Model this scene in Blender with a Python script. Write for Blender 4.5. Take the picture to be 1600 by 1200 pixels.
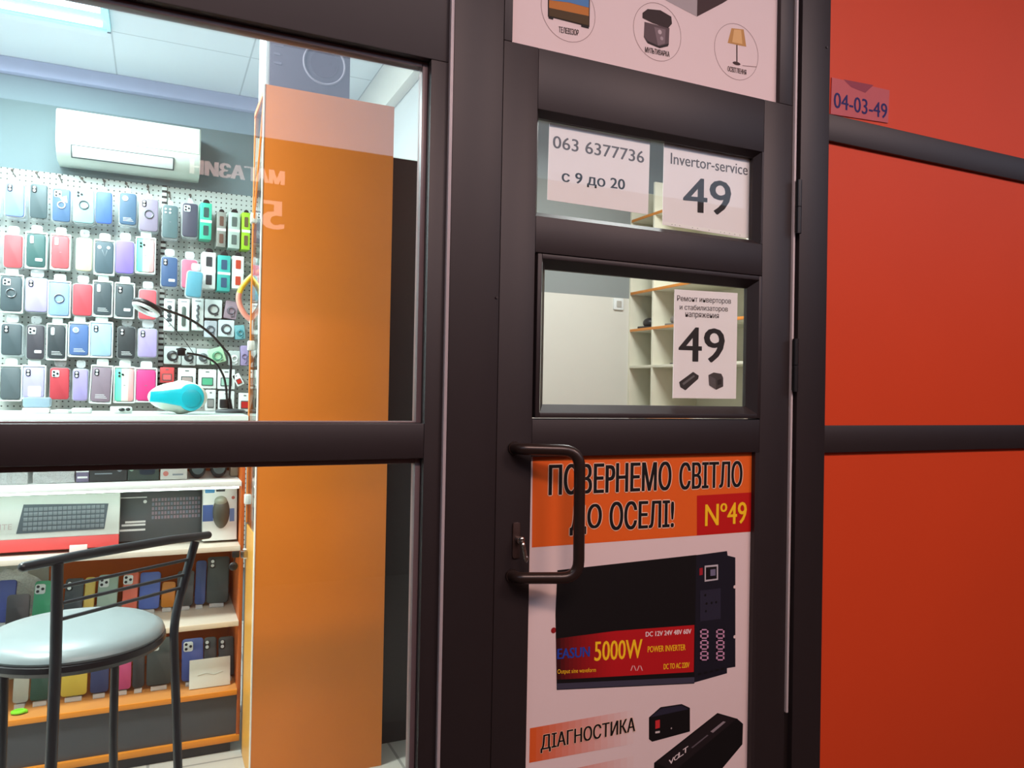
import bpy, bmesh, math, random
from mathutils import Vector, Matrix
random.seed(4)
for o in list(bpy.data.objects): bpy.data.objects.remove(o)
S = bpy.context.scene
C = S.collection
R = math.radians
# ------------------------------------------------------------------ camera
YAW, PITCH, ROLL, FPX = R(24.82), R(0.57), R(1.06), 1200.0
DF = 1.65                       # camera to shop front
HC = 1.30                       # camera height
_f = Vector((math.sin(YAW)*math.cos(PITCH), math.cos(YAW)*math.cos(PITCH), math.sin(PITCH)))
_r0 = Vector((math.cos(YAW), -math.sin(YAW), 0)); _u0 = _r0.cross(_f)
_r = math.cos(ROLL)*_r0 + math.sin(ROLL)*_u0
_u = -math.sin(ROLL)*_r0 + math.cos(ROLL)*_u0
cd = bpy.data.cameras.new('camera'); cam = bpy.data.objects.new('camera', cd); C.objects.link(cam)
cam.matrix_world = Matrix(((_r.x, _u.x, -_f.x, 0), (_r.y, _u.y, -_f.y, -DF), (_r.z, _u.z, -_f.z, HC), (0, 0, 0, 1)))
cd.sensor_width = 36; cd.lens = 36*FPX/1600; cd.clip_start = 0.02
S.camera = cam
S.view_settings.view_transform = 'Standard'; S.view_settings.look = 'None'
S.view_settings.gamma = 1; S.view_settings.exposure = 0.0; S.view_settings.use_curve_mapping = False
# ------------------------------------------------------------------ sky over the passage
W = bpy.data.worlds.new('world'); S.world = W; W.use_nodes = True
W.node_tree.nodes['Background'].inputs[0].default_value = (0.62, 0.76, 1.0, 1)
W.node_tree.nodes['Background'].inputs[1].default_value = 2.1
# ------------------------------------------------------------------ large lamps
def area(name, loc, sx, sy, power, col, rot=(0, 0, 0)):
    l = bpy.data.lights.new(name, 'AREA'); l.shape = 'RECTANGLE'; l.size = sx; l.size_y = sy
    l.energy = power; l.color = col
    o = bpy.data.objects.new(name, l); C.objects.link(o); o.location = loc; o.rotation_euler = rot
    return o
COOL = (0.84, 0.97, 1.0)
area('ceiling_or_fill_lamp', (-0.52, 1.95, 2.86), 0.58, 0.58, 58, COOL)
area('ceiling_or_fill_lamp', (-1.10, 0.38, 2.86), 0.58, 0.4, 118, (0.97, 1.0, 0.96))  # added fill lamp out of view, brightens the front of the orange cabinet
area('ceiling_or_fill_lamp', (-1.72, 1.95, 2.86), 0.58, 0.58, 55, COOL)
area('ceiling_or_fill_lamp', (2.0, 1.2, 2.75), 0.6, 0.6, 35, (0.98, 0.98, 0.98))
area('passage_lamp', (0.3, -2.5, 3.4), 1.3, 0.3, 80, (1.0, 0.62, 0.50))
area('passage_lamp', (2.6, -2.5, 3.4), 1.3, 0.3, 76, (1.0, 0.62, 0.50))
# ------------------------------------------------------------------ pixel ray -> point on a plane of the place
def P(px, py, D):
    d = _f + _r*((px-800)/FPX) + _u*((600-py)/FPX)
    t = D/d.y
    return Vector((t*d.x, D-DF, HC+t*d.z))
def rect(x0, y0, x1, y1, D):
    xm, ym = (x0+x1)/2, (y0+y1)/2
    return P(x0, ym, D).x, P(x1, ym, D).x, P(xm, y1, D).z, P(xm, y0, D).z
# ------------------------------------------------------------------ materials
def lin(h):
    h = h.lstrip('#'); o = []
    for i in (0, 2, 4):
        c = int(h[i:i+2], 16)/255
        o.append(c/12.92 if c <= .04045 else ((c+.055)/1.055)**2.4)
    return (*o, 1)
_mc = {}
def mat(hexc, rough=0.5, metal=0.0, spec=0.5, var=0.06, scale=30, bump=0.0, emit=0.0, alpha=1.0, coat=0.0):
    key = (hexc, rough, metal, spec, var, scale, bump, emit, alpha, coat)
    if key in _mc: return _mc[key]
    m = bpy.data.materials.new('m_'+hexc.lstrip('#')); m.use_nodes = True
    nt = m.node_tree; b = nt.nodes['Principled BSDF']; c = lin(hexc)
    b.inputs['Roughness'].default_value = rough; b.inputs['Metallic'].default_value = metal
    b.inputs['Specular IOR Level'].default_value = spec; b.inputs['Alpha'].default_value = alpha
    b.inputs['Coat Weight'].default_value = coat
    b.inputs['Base Color'].default_value = c
    if var:
        tc = nt.nodes.new('ShaderNodeTexCoord'); n = nt.nodes.new('ShaderNodeTexNoise')
        n.inputs['Scale'].default_value = scale; n.inputs['Detail'].default_value = 3
        mx = nt.nodes.new('ShaderNodeMix'); mx.data_type = 'RGBA'
        mx.inputs[6].default_value = tuple(x*(1-var) for x in c[:3])+(1,)
        mx.inputs[7].default_value = tuple(min(1, x*(1+var)) for x in c[:3])+(1,)
        nt.links.new(tc.outputs['Object'], n.inputs['Vector']); nt.links.new(n.outputs['Fac'], mx.inputs[0])
        nt.links.new(mx.outputs[2], b.inputs['Base Color'])
        if bump:
            bp = nt.nodes.new('ShaderNodeBump'); bp.inputs['Strength'].default_value = bump; bp.inputs['Distance'].default_value = .002
            nt.links.new(n.outputs['Fac'], bp.inputs['Height']); nt.links.new(bp.outputs[0], b.inputs['Normal'])
    if emit:
        b.inputs['Emission Color'].default_value = c; b.inputs['Emission Strength'].default_value = emit
    _mc[key] = m; return m
def pm(h): return mat(h, 0.6, 0, 0.3, 0.02, 60)          # printed ink
def ramp_mat(stops, axis=0, rough=0.5, name='ramp'):
    m = bpy.data.materials.new('m_'+name); m.use_nodes = True; nt = m.node_tree; b = nt.nodes['Principled BSDF']
    b.inputs['Roughness'].default_value = rough
    tc = nt.nodes.new('ShaderNodeTexCoord'); sp = nt.nodes.new('ShaderNodeSeparateXYZ'); cr = nt.nodes.new('ShaderNodeValToRGB')
    while len(cr.color_ramp.elements) < len(stops): cr.color_ramp.elements.new(0.5)
    for e, (p, h) in zip(cr.color_ramp.elements, stops): e.position = p; e.color = lin(h)
    nt.links.new(tc.outputs['Generated'], sp.inputs[0]); nt.links.new(sp.outputs[axis], cr.inputs[0]); nt.links.new(cr.outputs[0], b.inputs['Base Color'])
    return m
def glass_mat(k=1.0, tint=(1, 1, 1), name='pane'):
    m = bpy.data.materials.new('m_'+name); m.use_nodes = True; nt = m.node_tree
    nt.nodes.remove(nt.nodes['Principled BSDF']); out = nt.nodes['Material Output']
    t = nt.nodes.new('ShaderNodeBsdfTransparent'); t.inputs[0].default_value = (*tint, 1)
    g = nt.nodes.new('ShaderNodeBsdfGlossy'); g.inputs['Roughness'].default_value = 0.0
    fr = nt.nodes.new('ShaderNodeLayerWeight'); pw = nt.nodes.new('ShaderNodeMath'); pw.operation = 'POWER'; pw.inputs[1].default_value = 5
    nt.links.new(fr.outputs['Facing'], pw.inputs[0])
    mu = nt.nodes.new('ShaderNodeMath'); mu.operation = 'MULTIPLY_ADD'; mu.inputs[1].default_value = .9; mu.inputs[2].default_value = .04*k; mu.use_clamp = True
    mx = nt.nodes.new('ShaderNodeMixShader')
    nt.links.new(pw.outputs[0], mu.inputs[0]); nt.links.new(mu.outputs[0], mx.inputs[0])
    nt.links.new(t.outputs[0], mx.inputs[1]); nt.links.new(g.outputs[0], mx.inputs[2]); nt.links.new(mx.outputs[0], out.inputs[0])
    return m
def plastic_mat(fac=0.35, col=(0.9, 0.97, 1.0), name='clear_plastic'):
    m = bpy.data.materials.new('m_'+name); m.use_nodes = True; nt = m.node_tree; b = nt.nodes['Principled BSDF']; out = nt.nodes['Material Output']
    b.inputs['Base Color'].default_value = (*col, 1); b.inputs['Roughness'].default_value = 0.15
    t = nt.nodes.new('ShaderNodeBsdfTransparent'); mx = nt.nodes.new('ShaderNodeMixShader')
    n = nt.nodes.new('ShaderNodeTexNoise'); n.inputs['Scale'].default_value = 40
    mr = nt.nodes.new('ShaderNodeMapRange'); mr.inputs['To Min'].default_value = fac*.6; mr.inputs['To Max'].default_value = fac*1.4
    nt.links.new(n.outputs['Fac'], mr.inputs['Value']); nt.links.new(mr.outputs[0], mx.inputs[0])
    nt.links.new(t.outputs[0], mx.inputs[1]); nt.links.new(b.outputs[0], mx.inputs[2]); nt.links.new(mx.outputs[0], out.inputs[0])
    return m
def grid_mat(base, line, period, width, off=(0, 0), axes=(0, 1), dots=False, rough=0.7):
    m = bpy.data.materials.new('m_grid'); m.use_nodes = True; nt = m.node_tree; b = nt.nodes['Principled BSDF']; b.inputs['Roughness'].default_value = rough
    tc = nt.nodes.new('ShaderNodeNewGeometry'); sp = nt.nodes.new('ShaderNodeSeparateXYZ'); nt.links.new(tc.outputs['Position'], sp.inputs[0])
    ds = []
    for a, of in zip(axes, off):
        n = sp.outputs[a]
        for op, v in (('SUBTRACT', of), ('DIVIDE', period), ('FRACT', None), ('SUBTRACT', 0.5), ('ABSOLUTE', None)):
            q = nt.nodes.new('ShaderNodeMath'); q.operation = op; nt.links.new(n, q.inputs[0])
            if v is not None: q.inputs[1].default_value = v
            n = q.outputs[0]
        ds.append(n)
    q = nt.nodes.new('ShaderNodeMath')
    if dots:
        c = nt.nodes.new('ShaderNodeCombineXYZ'); nt.links.new(ds[0], c.inputs[0]); nt.links.new(ds[1], c.inputs[1])
        l = nt.nodes.new('ShaderNodeVectorMath'); l.operation = 'LENGTH'; nt.links.new(c.outputs[0], l.inputs[0])
        q.operation = 'LESS_THAN'; nt.links.new(l.outputs['Value'], q.inputs[0]); q.inputs[1].default_value = width
    else:
        mxx = nt.nodes.new('ShaderNodeMath'); mxx.operation = 'MAXIMUM'; nt.links.new(ds[0], mxx.inputs[0]); nt.links.new(ds[1], mxx.inputs[1])
        q.operation = 'GREATER_THAN'; nt.links.new(mxx.outputs[0], q.inputs[0]); q.inputs[1].default_value = 0.5-width
    mx = nt.nodes.new('ShaderNodeMix'); mx.data_type = 'RGBA'; mx.inputs[6].default_value = lin(base); mx.inputs[7].default_value = lin(line)
    nt.links.new(q.outputs[0], mx.inputs[0]); nt.links.new(mx.outputs[2], b.inputs['Base Color'])
    return m
FRAME = mat('#231b1c', 0.5, 0.0, 0.5, 0.10, 25, 0.03)
FRAMED = mat('#1a1414', 0.5, 0, 0.4, 0.08, 25)
BLACK = mat('#17181a', 0.38, 0, 0.5, 0.08, 40)
STOOLM = mat('#20252a', 0.35, 0, 0.5, 0.08, 40)
RUBBER = mat('#101010', 0.6)
WHITE = mat('#e9efee', 0.5, 0, 0.4, 0.03)
PAPER = mat('#f4ebeb', 0.8, 0, 0.2, 0.03)
CHROME = mat('#b9b4ae', 0.25, 1.0, 0.5, 0.04)
WIRE = mat('#4e4640', 0.4, 0.3)
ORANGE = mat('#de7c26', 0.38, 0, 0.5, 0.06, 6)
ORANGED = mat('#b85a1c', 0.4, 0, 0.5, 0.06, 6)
REDPAN = mat('#c9421c', 0.5, 0, 0.3, 0.05, 2.2)
PANE = glass_mat(1.9, (0.97, 1.0, 0.99))
DPANE = glass_mat(0.6, (0.97, 1.0, 0.99), 'door_pane')
CLEAR = plastic_mat(0.34)
CLEARD = plastic_mat(0.16, name='thin_plastic')
WRAP = plastic_mat(0.55, (0.85, 0.9, 0.9), 'cellophane')
WPACK = mat('#e3eeec', 0.4, 0, 0.5, 0.04)
# ------------------------------------------------------------------ mesh collector
class M:
    def __init__(s): s.v = []; s.f = []; s.m = []; s.mats = []
    def mi(s, m):
        if m not in s.mats: s.mats.append(m)
        return s.mats.index(m)
    def take(s, bm, m=None, xf=None):
        k = s.mi(m) if m else 0; n = len(s.v); bm.verts.index_update()
        for v in bm.verts: s.v.append((xf @ v.co) if xf else v.co.copy())
        for f in bm.faces: s.f.append([n+v.index for v in f.verts]); s.m.append(k)
        bm.free(); return s
    def box(s, x0, x1, y0, y1, z0, z1, b=0.0, m=None, xf=None, seg=2):
        bm = bmesh.new(); bmesh.ops.create_cube(bm, size=1)
        for v in bm.verts: v.co = Vector(((x0+x1)/2+v.co.x*(x1-x0), (y0+y1)/2+v.co.y*(y1-y0), (z0+z1)/2+v.co.z*(z1-z0)))
        if b: bmesh.ops.bevel(bm, geom=list(bm.edges), offset=min(b, abs(x1-x0)*.45, abs(y1-y0)*.45, abs(z1-z0)*.45), segments=seg, affect='EDGES', profile=0.5)
        return s.take(bm, m, xf)
    def prism(s, pts, y0, y1, b=0.0, m=None, xf=None, seg=2):
        bm = bmesh.new()
        a = sum(pts[i][0]*pts[(i+1) % len(pts)][1]-pts[(i+1) % len(pts)][0]*pts[i][1] for i in range(len(pts)))
        if a < 0: pts = pts[::-1]
        vs = [bm.verts.new((p[0], y0, p[1])) for p in pts]; f = bm.faces.new(vs)
        r = bmesh.ops.extrude_face_region(bm, geom=[f]); nv = [g for g in r['geom'] if isinstance(g, bmesh.types.BMVert)]
        for v in nv: v.co.y = y1
        bmesh.ops.recalc_face_normals(bm, faces=list(bm.faces))
        if b:
            es = [e for e in bm.edges if abs(e.verts[0].co.y-e.verts[1].co.y) < 1e-6]
            bmesh.ops.bevel(bm, geom=es, offset=b, segments=seg, affect='EDGES', profile=0.5)
        return s.take(bm, m, xf)
    def rrect(s, cx, cz, w, h, r, y0, y1, b=0.0, m=None, xf=None, rot=0.0):
        pts = []; r = min(r, w*.49, h*.49)
        for sx, sz, a0 in ((1, 1, 0), (-1, 1, 90), (-1, -1, 180), (1, -1, 270)):
            for k in range(5):
                a = R(a0+k*22.5); x = sx*(w/2-r)+r*math.cos(a); z = sz*(h/2-r)+r*math.sin(a)
                pts.append((cx+x*math.cos(rot)-z*math.sin(rot), cz+x*math.sin(rot)+z*math.cos(rot)))
        return s.prism(pts, y0, y1, b, m, xf)
    def disc(s, cx, cz, r, y0, y1, n=20, m=None, xf=None, b=0.0, rz=None):
        return s.prism([(cx+r*math.cos(2*math.pi*k/n), cz+(rz or r)*math.sin(2*math.pi*k/n)) for k in range(n)], y0, y1, b, m, xf)
    def ring(s, cx, cz, r, t, y, n=28, m=None, xf=None):
        return s.tube([Vector((cx+r*math.cos(2*math.pi*k/n), y, cz+r*math.sin(2*math.pi*k/n))) for k in range(n+1)], t, 6, m, xf)
    def tube(s, pts, r, n=10, m=None, xf=None, cap=True):
        pts = [Vector(p) for p in pts]; bm = bmesh.new(); rings = []
        rr = r if isinstance(r, (list, tuple)) else [r]*len(pts)
        t0 = (pts[1]-pts[0]).normalized(); up = Vector((0, 0, 1)) if abs(t0.z) < .9 else Vector((1, 0, 0))
        nx = t0.cross(up).normalized()
        for i, p in enumerate(pts):
            a = pts[max(i-1, 0)]; c = pts[min(i+1, len(pts)-1)]; t = (c-a).normalized()
            nx = (nx-t*nx.dot(t)).normalized(); ny = t.cross(nx)
            rings.append([bm.verts.new(p+(nx*math.cos(2*math.pi*k/n)+ny*math.sin(2*math.pi*k/n))*rr[i]) for k in range(n)])
        for a, c in zip(rings, rings[1:]):
            for k in range(n): bm.faces.new((a[k], a[(k+1) % n], c[(k+1) % n], c[k]))
        if cap: bm.faces.new(rings[0][::-1]); bm.faces.new(rings[-1])
        bmesh.ops.recalc_face_normals(bm, faces=list(bm.faces))
        return s.take(bm, m, xf)
    def lathe(s, prof, n=32, m=None, xf=None):
        bm = bmesh.new(); rings = []
        for r, z in prof: rings.append([bm.verts.new((max(r, 1e-4)*math.cos(2*math.pi*k/n), max(r, 1e-4)*math.sin(2*math.pi*k/n), z)) for k in range(n)])
        for a, c in zip(rings, rings[1:]):
            for k in range(n): bm.faces.new((a[k], a[(k+1) % n], c[(k+1) % n], c[k]))
        bm.faces.new(rings[0][::-1]); bm.faces.new(rings[-1])
        bmesh.ops.recalc_face_normals(bm, faces=list(bm.faces))
        return s.take(bm, m, xf)
    def ell(s, c, rx, ry, rz, m=None, xf=None, n=24):
        bm = bmesh.new(); bmesh.ops.create_uvsphere(bm, u_segments=n, v_segments=n//2, radius=1)
        for v in bm.verts: v.co = Vector((c[0]+v.co.x*rx, c[1]+v.co.y*ry, c[2]+v.co.z*rz))
        return s.take(bm, m, xf)
    def face(s, pts, m=None):
        n = len(s.v); s.v += [Vector(p) for p in pts]; s.f.append(list(range(n, n+len(pts)))); s.m.append(s.mi(m) if m else 0); return s
    def build(s, name, m=None, parent=None, world=False):
        me = bpy.data.meshes.new(name)
        vs = s.v
        if world and parent:
            r = parent
            while r.parent: r = r.parent
            inv = (Matrix.Translation(r.location) @ r.rotation_euler.to_matrix().to_4x4()).inverted()
            vs = [inv @ v for v in vs]
        me.from_pydata([tuple(v) for v in vs], [], s.f)
        if s.mats:
            for q in s.mats: me.materials.append(q)
            me.polygons.foreach_set('material_index', s.m)
        else: me.materials.append(m)
        me.shade_smooth(); me.set_sharp_from_angle(angle=R(38)); me.update()
        o = bpy.data.objects.new(name, me); C.objects.link(o)
        if parent: o.parent = parent
        return o
def tag(o, label=None, cat=None, group=None, kind=None):
    for k, v in (('label', label), ('category', cat), ('group', group), ('kind', kind)):
        if v: o[k] = v
    return o
def thing(name, label, cat, loc=(0, 0, 0), rot=(0, 0, 0), group=None, kind=None):
    o = bpy.data.objects.new(name, None); C.objects.link(o); o.empty_display_size = 0.05
    o.location = loc; o.rotation_euler = rot
    return tag(o, label, cat, group, kind)
def struct(name, b, m=None, label=None):
    o = b.build(name, m); o['kind'] = 'structure'
    return tag(o, label or name.replace('_', ' '), name.split('_')[0])
# ------------------------------------------------------------------ lettering and print
def txt(b, body, x0, x1, z0, z1, y, m, bold=0.0, flip=False, tilt=0.0):
    """flat lettering filling the box x0..x1, z0..z1 on the plane y"""
    c = bpy.data.curves.new('t', 'FONT'); c.body = body; c.offset = bold; c.resolution_u = 3
    o = bpy.data.objects.new('t', c); me = bpy.data.meshes.new_from_object(o)
    vs = [v.co.copy() for v in me.vertices]
    if vs:
        a0, a1 = min(v.x for v in vs), max(v.x for v in vs); b0, b1 = min(v.y for v in vs), max(v.y for v in vs)
        n = len(b.v); k = b.mi(m)
        for v in vs:
            u = (v.x-a0)/(a1-a0); w = (v.y-b0)/max(b1-b0, 1e-6)
            b.v.append(Vector(((x1-u*(x1-x0)) if flip else (x0+u*(x1-x0)), y, z0+w*(z1-z0)+tilt*(u-.5))))
        for p in me.polygons: b.f.append([n+i for i in p.vertices]); b.m.append(k)
    bpy.data.objects.remove(o); bpy.data.curves.remove(c); bpy.data.meshes.remove(me)
def txtpx(b, body, xl, yl, xr, yr, hpx, D, m, fat=0.0, rim=0.0):
    """lettering whose baseline runs from pixel (xl,yl) to (xr,yr), hpx tall, on the plane at D"""
    a, c = P(xl, yl, D), P(xr, yr, D); h = P((xl+xr)/2, (yl+yr)/2-hpx, D).z-P((xl+xr)/2, (yl+yr)/2, D).z
    zm = (a.z+c.z)/2
    if rim: sh = [(rim*q*math.cos(k*math.pi/6), rim*math.sin(k*math.pi/6)) for k in range(12) for q in (1.0,)]+[((rim+fat)*sg_, 0) for sg_ in (-1, 1)]
    elif fat: sh = [(-fat, 0), (-fat*.33, 0), (fat*.33, 0), (fat, 0)]
    else: sh = [(0, 0)]
    for k, (dx, dz) in enumerate(sh): txt(b, body, a.x+dx, c.x+dx, zm+dz, zm+h+dz, D-DF-2e-5*k, m, 0.0, tilt=c.z-a.z)
def poly(b, pts, D, m): b.face([P(x, y, D) for x, y in pts], m)
def circ(b, cx, cy, r, D, m, t=None, rz=None):
    c = P(cx, cy, D); n = 40
    def pt(q, k): return (c.x+q*math.cos(2*math.pi*k/n), D-DF, c.z+(q if rz is None else q*rz/r)*math.sin(2*math.pi*k/n))
    if t is None: b.face([pt(r, k) for k in range(n)], m)
    else:
        for k in range(n): b.face([pt(r-t, k), pt(r, k), pt(r, k+1), pt(r-t, k+1)], m)
# ================================================================== SETTING
YB = 4.5-DF                    # back wall of the phone shop
ZC = 2.90                      # ceiling
XP = 1.03                      # partition between the two shops
YR = 4.0-DF                    # back wall of the second shop
XR = P(982, 520, 4.0).x        # its right hand wall of shelves
floor = struct('floor', M().box(-6, 9, 0, 3.4, -0.1, 0), grid_mat('#b9b5ac', '#8d8a84', 0.4, 0.012), 'pale tiled floor of the shops')
struct('floor_passage', M().box(-6, 9, -3.6, 0, -0.1, 0), mat('#3a302c', 0.8), 'dark floor of the passage')
struct('wall_back', M().box(-2.3, XP, YB, YB+.1, 0, ZC), mat('#75868b', 0.75, 0, 0.3, 0.04, 3), 'blue grey back wall above the white pegboard')
struct('wall_left', M().box(-2.4, -2.3, 0.06, YB+.1, 0, ZC), mat('#c9d2d2', 0.7), 'pale left wall of the phone shop')
PART = mat('#c8c8c6', 0.6, 0, 0.4, 0.03, 4)
zdk = P(645, 245, 3.5).z
struct('wall_partition', M().box(XP, XP+.06, 0.55, YB+.1, 0, ZC), PART, 'pale partition wall right of the orange cabinet')
SOF = mat('#d9d2c6', 0.6)
struct('trim_1', M().box(XP-.05, XP, 0.9, YB, ZC-.22, ZC, 0.004), SOF, 'beige boxed beam along the partition under the ceiling')
struct('trim_2', M().box(-2.3, XP-.05, YB-.05, YB, ZC-.075, ZC, 0.006), mat('#a8abcc', 0.6), 'lilac cornice between ceiling and back wall')
struct('ceiling', M().box(-2.4, 3.6, 0.06, YB+.1, ZC, ZC+.1), grid_mat('#dfe4e8', '#b3babd', 0.6, 0.006, (-.22, 3.92-DF)), 'white ceiling of square tiles')
# second shop
wb = M(); zb = P(910, 461, 4.0).z
wb.box(XP+.06, XR+.5, YR, YR+.1, 0, zb, m=mat('#dcdcd3', 0.7, 0, .3, 0.02, 3)); wb.box(XP+.06, XR+.5, YR, YR+.1, zb, ZC, m=mat('#8f9797', 0.7, 0, .3, .03, 3))
struct('wall_rear', wb, None, 'cream wall with grey top seen through the door')
struct('wall_right', M().box(XR+.34, XR+.44, 0.06, YR, 0, ZC), mat('#dcd9c6', 0.7), 'cream side wall behind the open shelves')
# the passage outside
struct('wall_opposite', M().box(-6, 9, -3.6, -3.5, 0, 2.93), mat('#5a3f38', 0.7), 'dark shop fronts across the passage')
struct('wall_far', M().box(-6.1, -6, -3.6, 0.1, 0, 4.3), mat('#6a5046', 0.8), 'added unseen wall blocking sky light at the left passage end')  # added end wall, never in view, keeps sky light out of the passage
struct('wall_near', M().box(9, 9.1, -3.6, 0.1, 0, 4.3), mat('#6a5046', 0.8), 'added unseen wall blocking sky light at the right passage end')  # its added counterpart, also there to shut out sky light
struct('trim_3', M().box(-6, 9, -3.0, 0.1, 4.2, 4.3), mat('#a88b80', 0.8), 'roof over the passage')
# ------------------------------------------------------------------ shop front: left window
def FX(px, py, D=DF): return P(px, py, D).x
def FZ(px, py, D=DF): return P(px, py, D).z
xw = FX(668, 400); xg = FX(694, 620); xl0 = FX(777.5, 620); xl1 = FX(1233, 620); xj0 = FX(1243, 620); xp0 = FX(1288.5, 640)
ztop = FZ(520, 60); zt1 = FZ(330, 662); zt0 = FZ(330, 723)
xw0 = -2.3
w1 = thing('window_1', 'large shop window in dark brown frame left of the door', 'window', ((xw0+xg)/2, 0.03, 0), kind='structure')
fb = M()
fb.box(xw0, xg-.003, 0.0, .06, ztop, 3.3, .002)
fb.box(xw, xg-.003, 0.0, .06, 0.0, ztop, .002)
fb.box(xw0, xw, 0.0, .06, zt0, zt1, .002)
fb.box(xw0, xw, 0.0, .06, 0.0, .12, .002)
fb.box(xw0, xw0+.06, 0, .06, .12, ztop, .002)
fb.build('window_frame', FRAME, w1, True)
bd = M()
bt = .013
for (za, zc) in ((zt1, ztop), (.12, zt0)):
    x0, x1 = xw0+.06, xw
    for q in ((x1-bt, x1, za, zc), (x0, x0+bt, za, zc), (x0+bt, x1-bt, za, za+.004), (x0+bt, x1-bt, zc-bt, zc)):
        bd.box(q[0], q[1], .022, .05, q[2], q[3], .002)
tag(bd.build('glazing_bead', mat('#6a5a5c', 0.35), w1, True), 'paler glazing bead')
for (za, zc) in ((zt1, ztop), (.12, zt0)):
    M().box(xw0+.06, xw, .034, .040, za, zc).build('pane', PANE, w1, True)
# ------------------------------------------------------------------ door
d1 = thing('door_1', 'dark brown glazed shop door with posters and bow handle', 'door', ((xl0+xl1)/2, 0.03, 0), kind='structure')
jb = M().box(xg+.006, xl0-.002, -.004, .06, 0, 3.3, .003).box(xj0+.002, xp0-.001, -.004, .06, 0, 3.3, .003)
jb.box(xl0-.002, xj0+.002, -.004, .06, 2.75, 3.3, .003)
for q in ((775, 465), (1290, 75)): 
    c = P(*q, DF); jb.disc(c.x, c.z, .0035, -.0065, -.003, 12, CHROME)
jb.mats = [FRAME, CHROME]; jb.m = [1 if False else k for k in jb.m]
jb.build('door_frame', FRAME, d1, True)
tag(M().box(xg-.004, xg+.004, -.010, .03, 0, 3.3, .0015).build('cover_strip', mat('#aaa2a4', 0.35), d1, True), 'pale vertical joint strip')
tag(M().box(xl1+.001, xl1+.0085, -.006, .02, FZ(1229, 1112), 3.3, .001).build('gap_strip', mat('#bdb4b4', 0.5), d1, True), 'pale strip standing for the inside wall seen through the hinge gap')  # stand-in strip for the lighter inside wall showing through the gap
M().box(xl1+.0088, xj0+.0015, .012, .05, 0, 2.75).build('rebate', FRAMED, d1, True)
# leaf: glazed openings
def rc(x0, y0, x1, y1): return rect(x0, y0, x1, y1, DF)
A0, A1, Az0, Az1 = FX(839, 255), FX(1190, 310), FZ(1007, 358), FZ(1007, 202)
B0, B1, Bz0, Bz1 = FX(835, 525), FX(1189, 545), FZ(1010, 655), FZ(1010, 412)
G0, G1 = FX(831.5, 760), FX(1179.5, 760); Gz1 = FZ(1000, 710.5)
T0, T1, Tz0 = FX(801.5, 40), FX(1219, 100), FZ(1010, 113)
lf = M(); ya, yb_ = .0, .05
lf.box(xl0, A0, ya, yb_, 0.02, Tz0, .002)                 # left stile up to the top light
lf.box(xl0, T0, ya, yb_, Tz0, 2.74, .002)
lf.box(max(A1, B1), xl1, ya, yb_, 0.02, Tz0, .002)
lf.box(T1, xl1, ya, yb_, Tz0, 2.74, .002)
lf.box(A0, max(A1, B1), ya, yb_, Az1, Tz0, .002)
lf.box(A0, max(A1, B1), ya, yb_, Bz1, Az0, .002)
lf.box(A0, max(A1, B1), ya, yb_, Gz1, Bz0, .002)
lf.box(A0, max(A1, B1), ya, yb_, 0.02, 0.25, .002)
lf.box(A1, max(A1, B1), ya, yb_, Az0, Az1); lf.box(G1, max(A1, B1), ya, yb_, .25, Gz1)
lf.box(T0, T1, ya, yb_, 2.66, 2.74)
lf.build('leaf_frame', FRAME, d1, True)
def bevel_frame(x0, x1, z0, z1, t, y0, y1):
    b = M(); o = [(x0, z0), (x1, z0), (x1, z1), (x0, z1)]; i = [(x0+t, z0+t), (x1-t, z0+t), (x1-t, z1-t), (x0+t, z1-t)]
    for k in range(4):
        n = (k+1) % 4
        b.face([(o[k][0], y0, o[k][1]), (o[n][0], y0, o[n][1]), (i[n][0], y1, i[n][1]), (i[k][0], y1, i[k][1])])
        b.face([(i[k][0], y1, i[k][1]), (i[n][0], y1, i[n][1]), (i[n][0], y1+.012, i[n][1]), (i[k][0], y1+.012, i[k][1])])
        b.face([(o[n][0], y0, o[n][1]), (o[k][0], y0, o[k][1]), (i[k][0], y1+.012, i[k][1]), (i[n][0], y1+.012, i[n][1])])
    return b
bevel_frame(A0, A1, Az0, Az1, .013, .002, .022).build('upper_light_bead', FRAME, d1, True)
# the small opening casement
cs = M(); ct = .012
for q in ((B0+.003, B0+.003+ct, Bz0+.003, Bz1-.003), (B1-.003-ct, B1-.003, Bz0+.003, Bz1-.003), (B0+.003+ct, B1-.003-ct, Bz0+.003, Bz0+.003+ct), (B0+.003+ct, B1-.003-ct, Bz1-.003-ct, Bz1-.003)):
    cs.box(q[0], q[1], -.006, .04, q[2], q[3], .0015)
cso = cs.build('casement_frame', FRAME, d1, True)
bevel_frame(B0+.003+ct, B1-.003-ct, Bz0+.003+ct, Bz1-.003-ct, .020, -.006, .020).build('casement_bead', FRAME, cso, True)
DG = DF+.032
M().box(A0+.005, A1-.005, .032, .037, Az0+.005, Az1-.005).build('pane', DPANE, d1, True)
M().box(B0+.02, B1-.02, .026, .031, Bz0+.02, Bz1-.02).build('pane', DPANE, d1, True)
M().box(G0, G1, .016, .030, .25, Gz1).build('pane', mat('#d8d8d8', 0.3), d1, True)
M().box(T0, T1, .016, .030, Tz0, 2.66).build('pane', mat('#d8d8d8', 0.3), d1, True)
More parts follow.
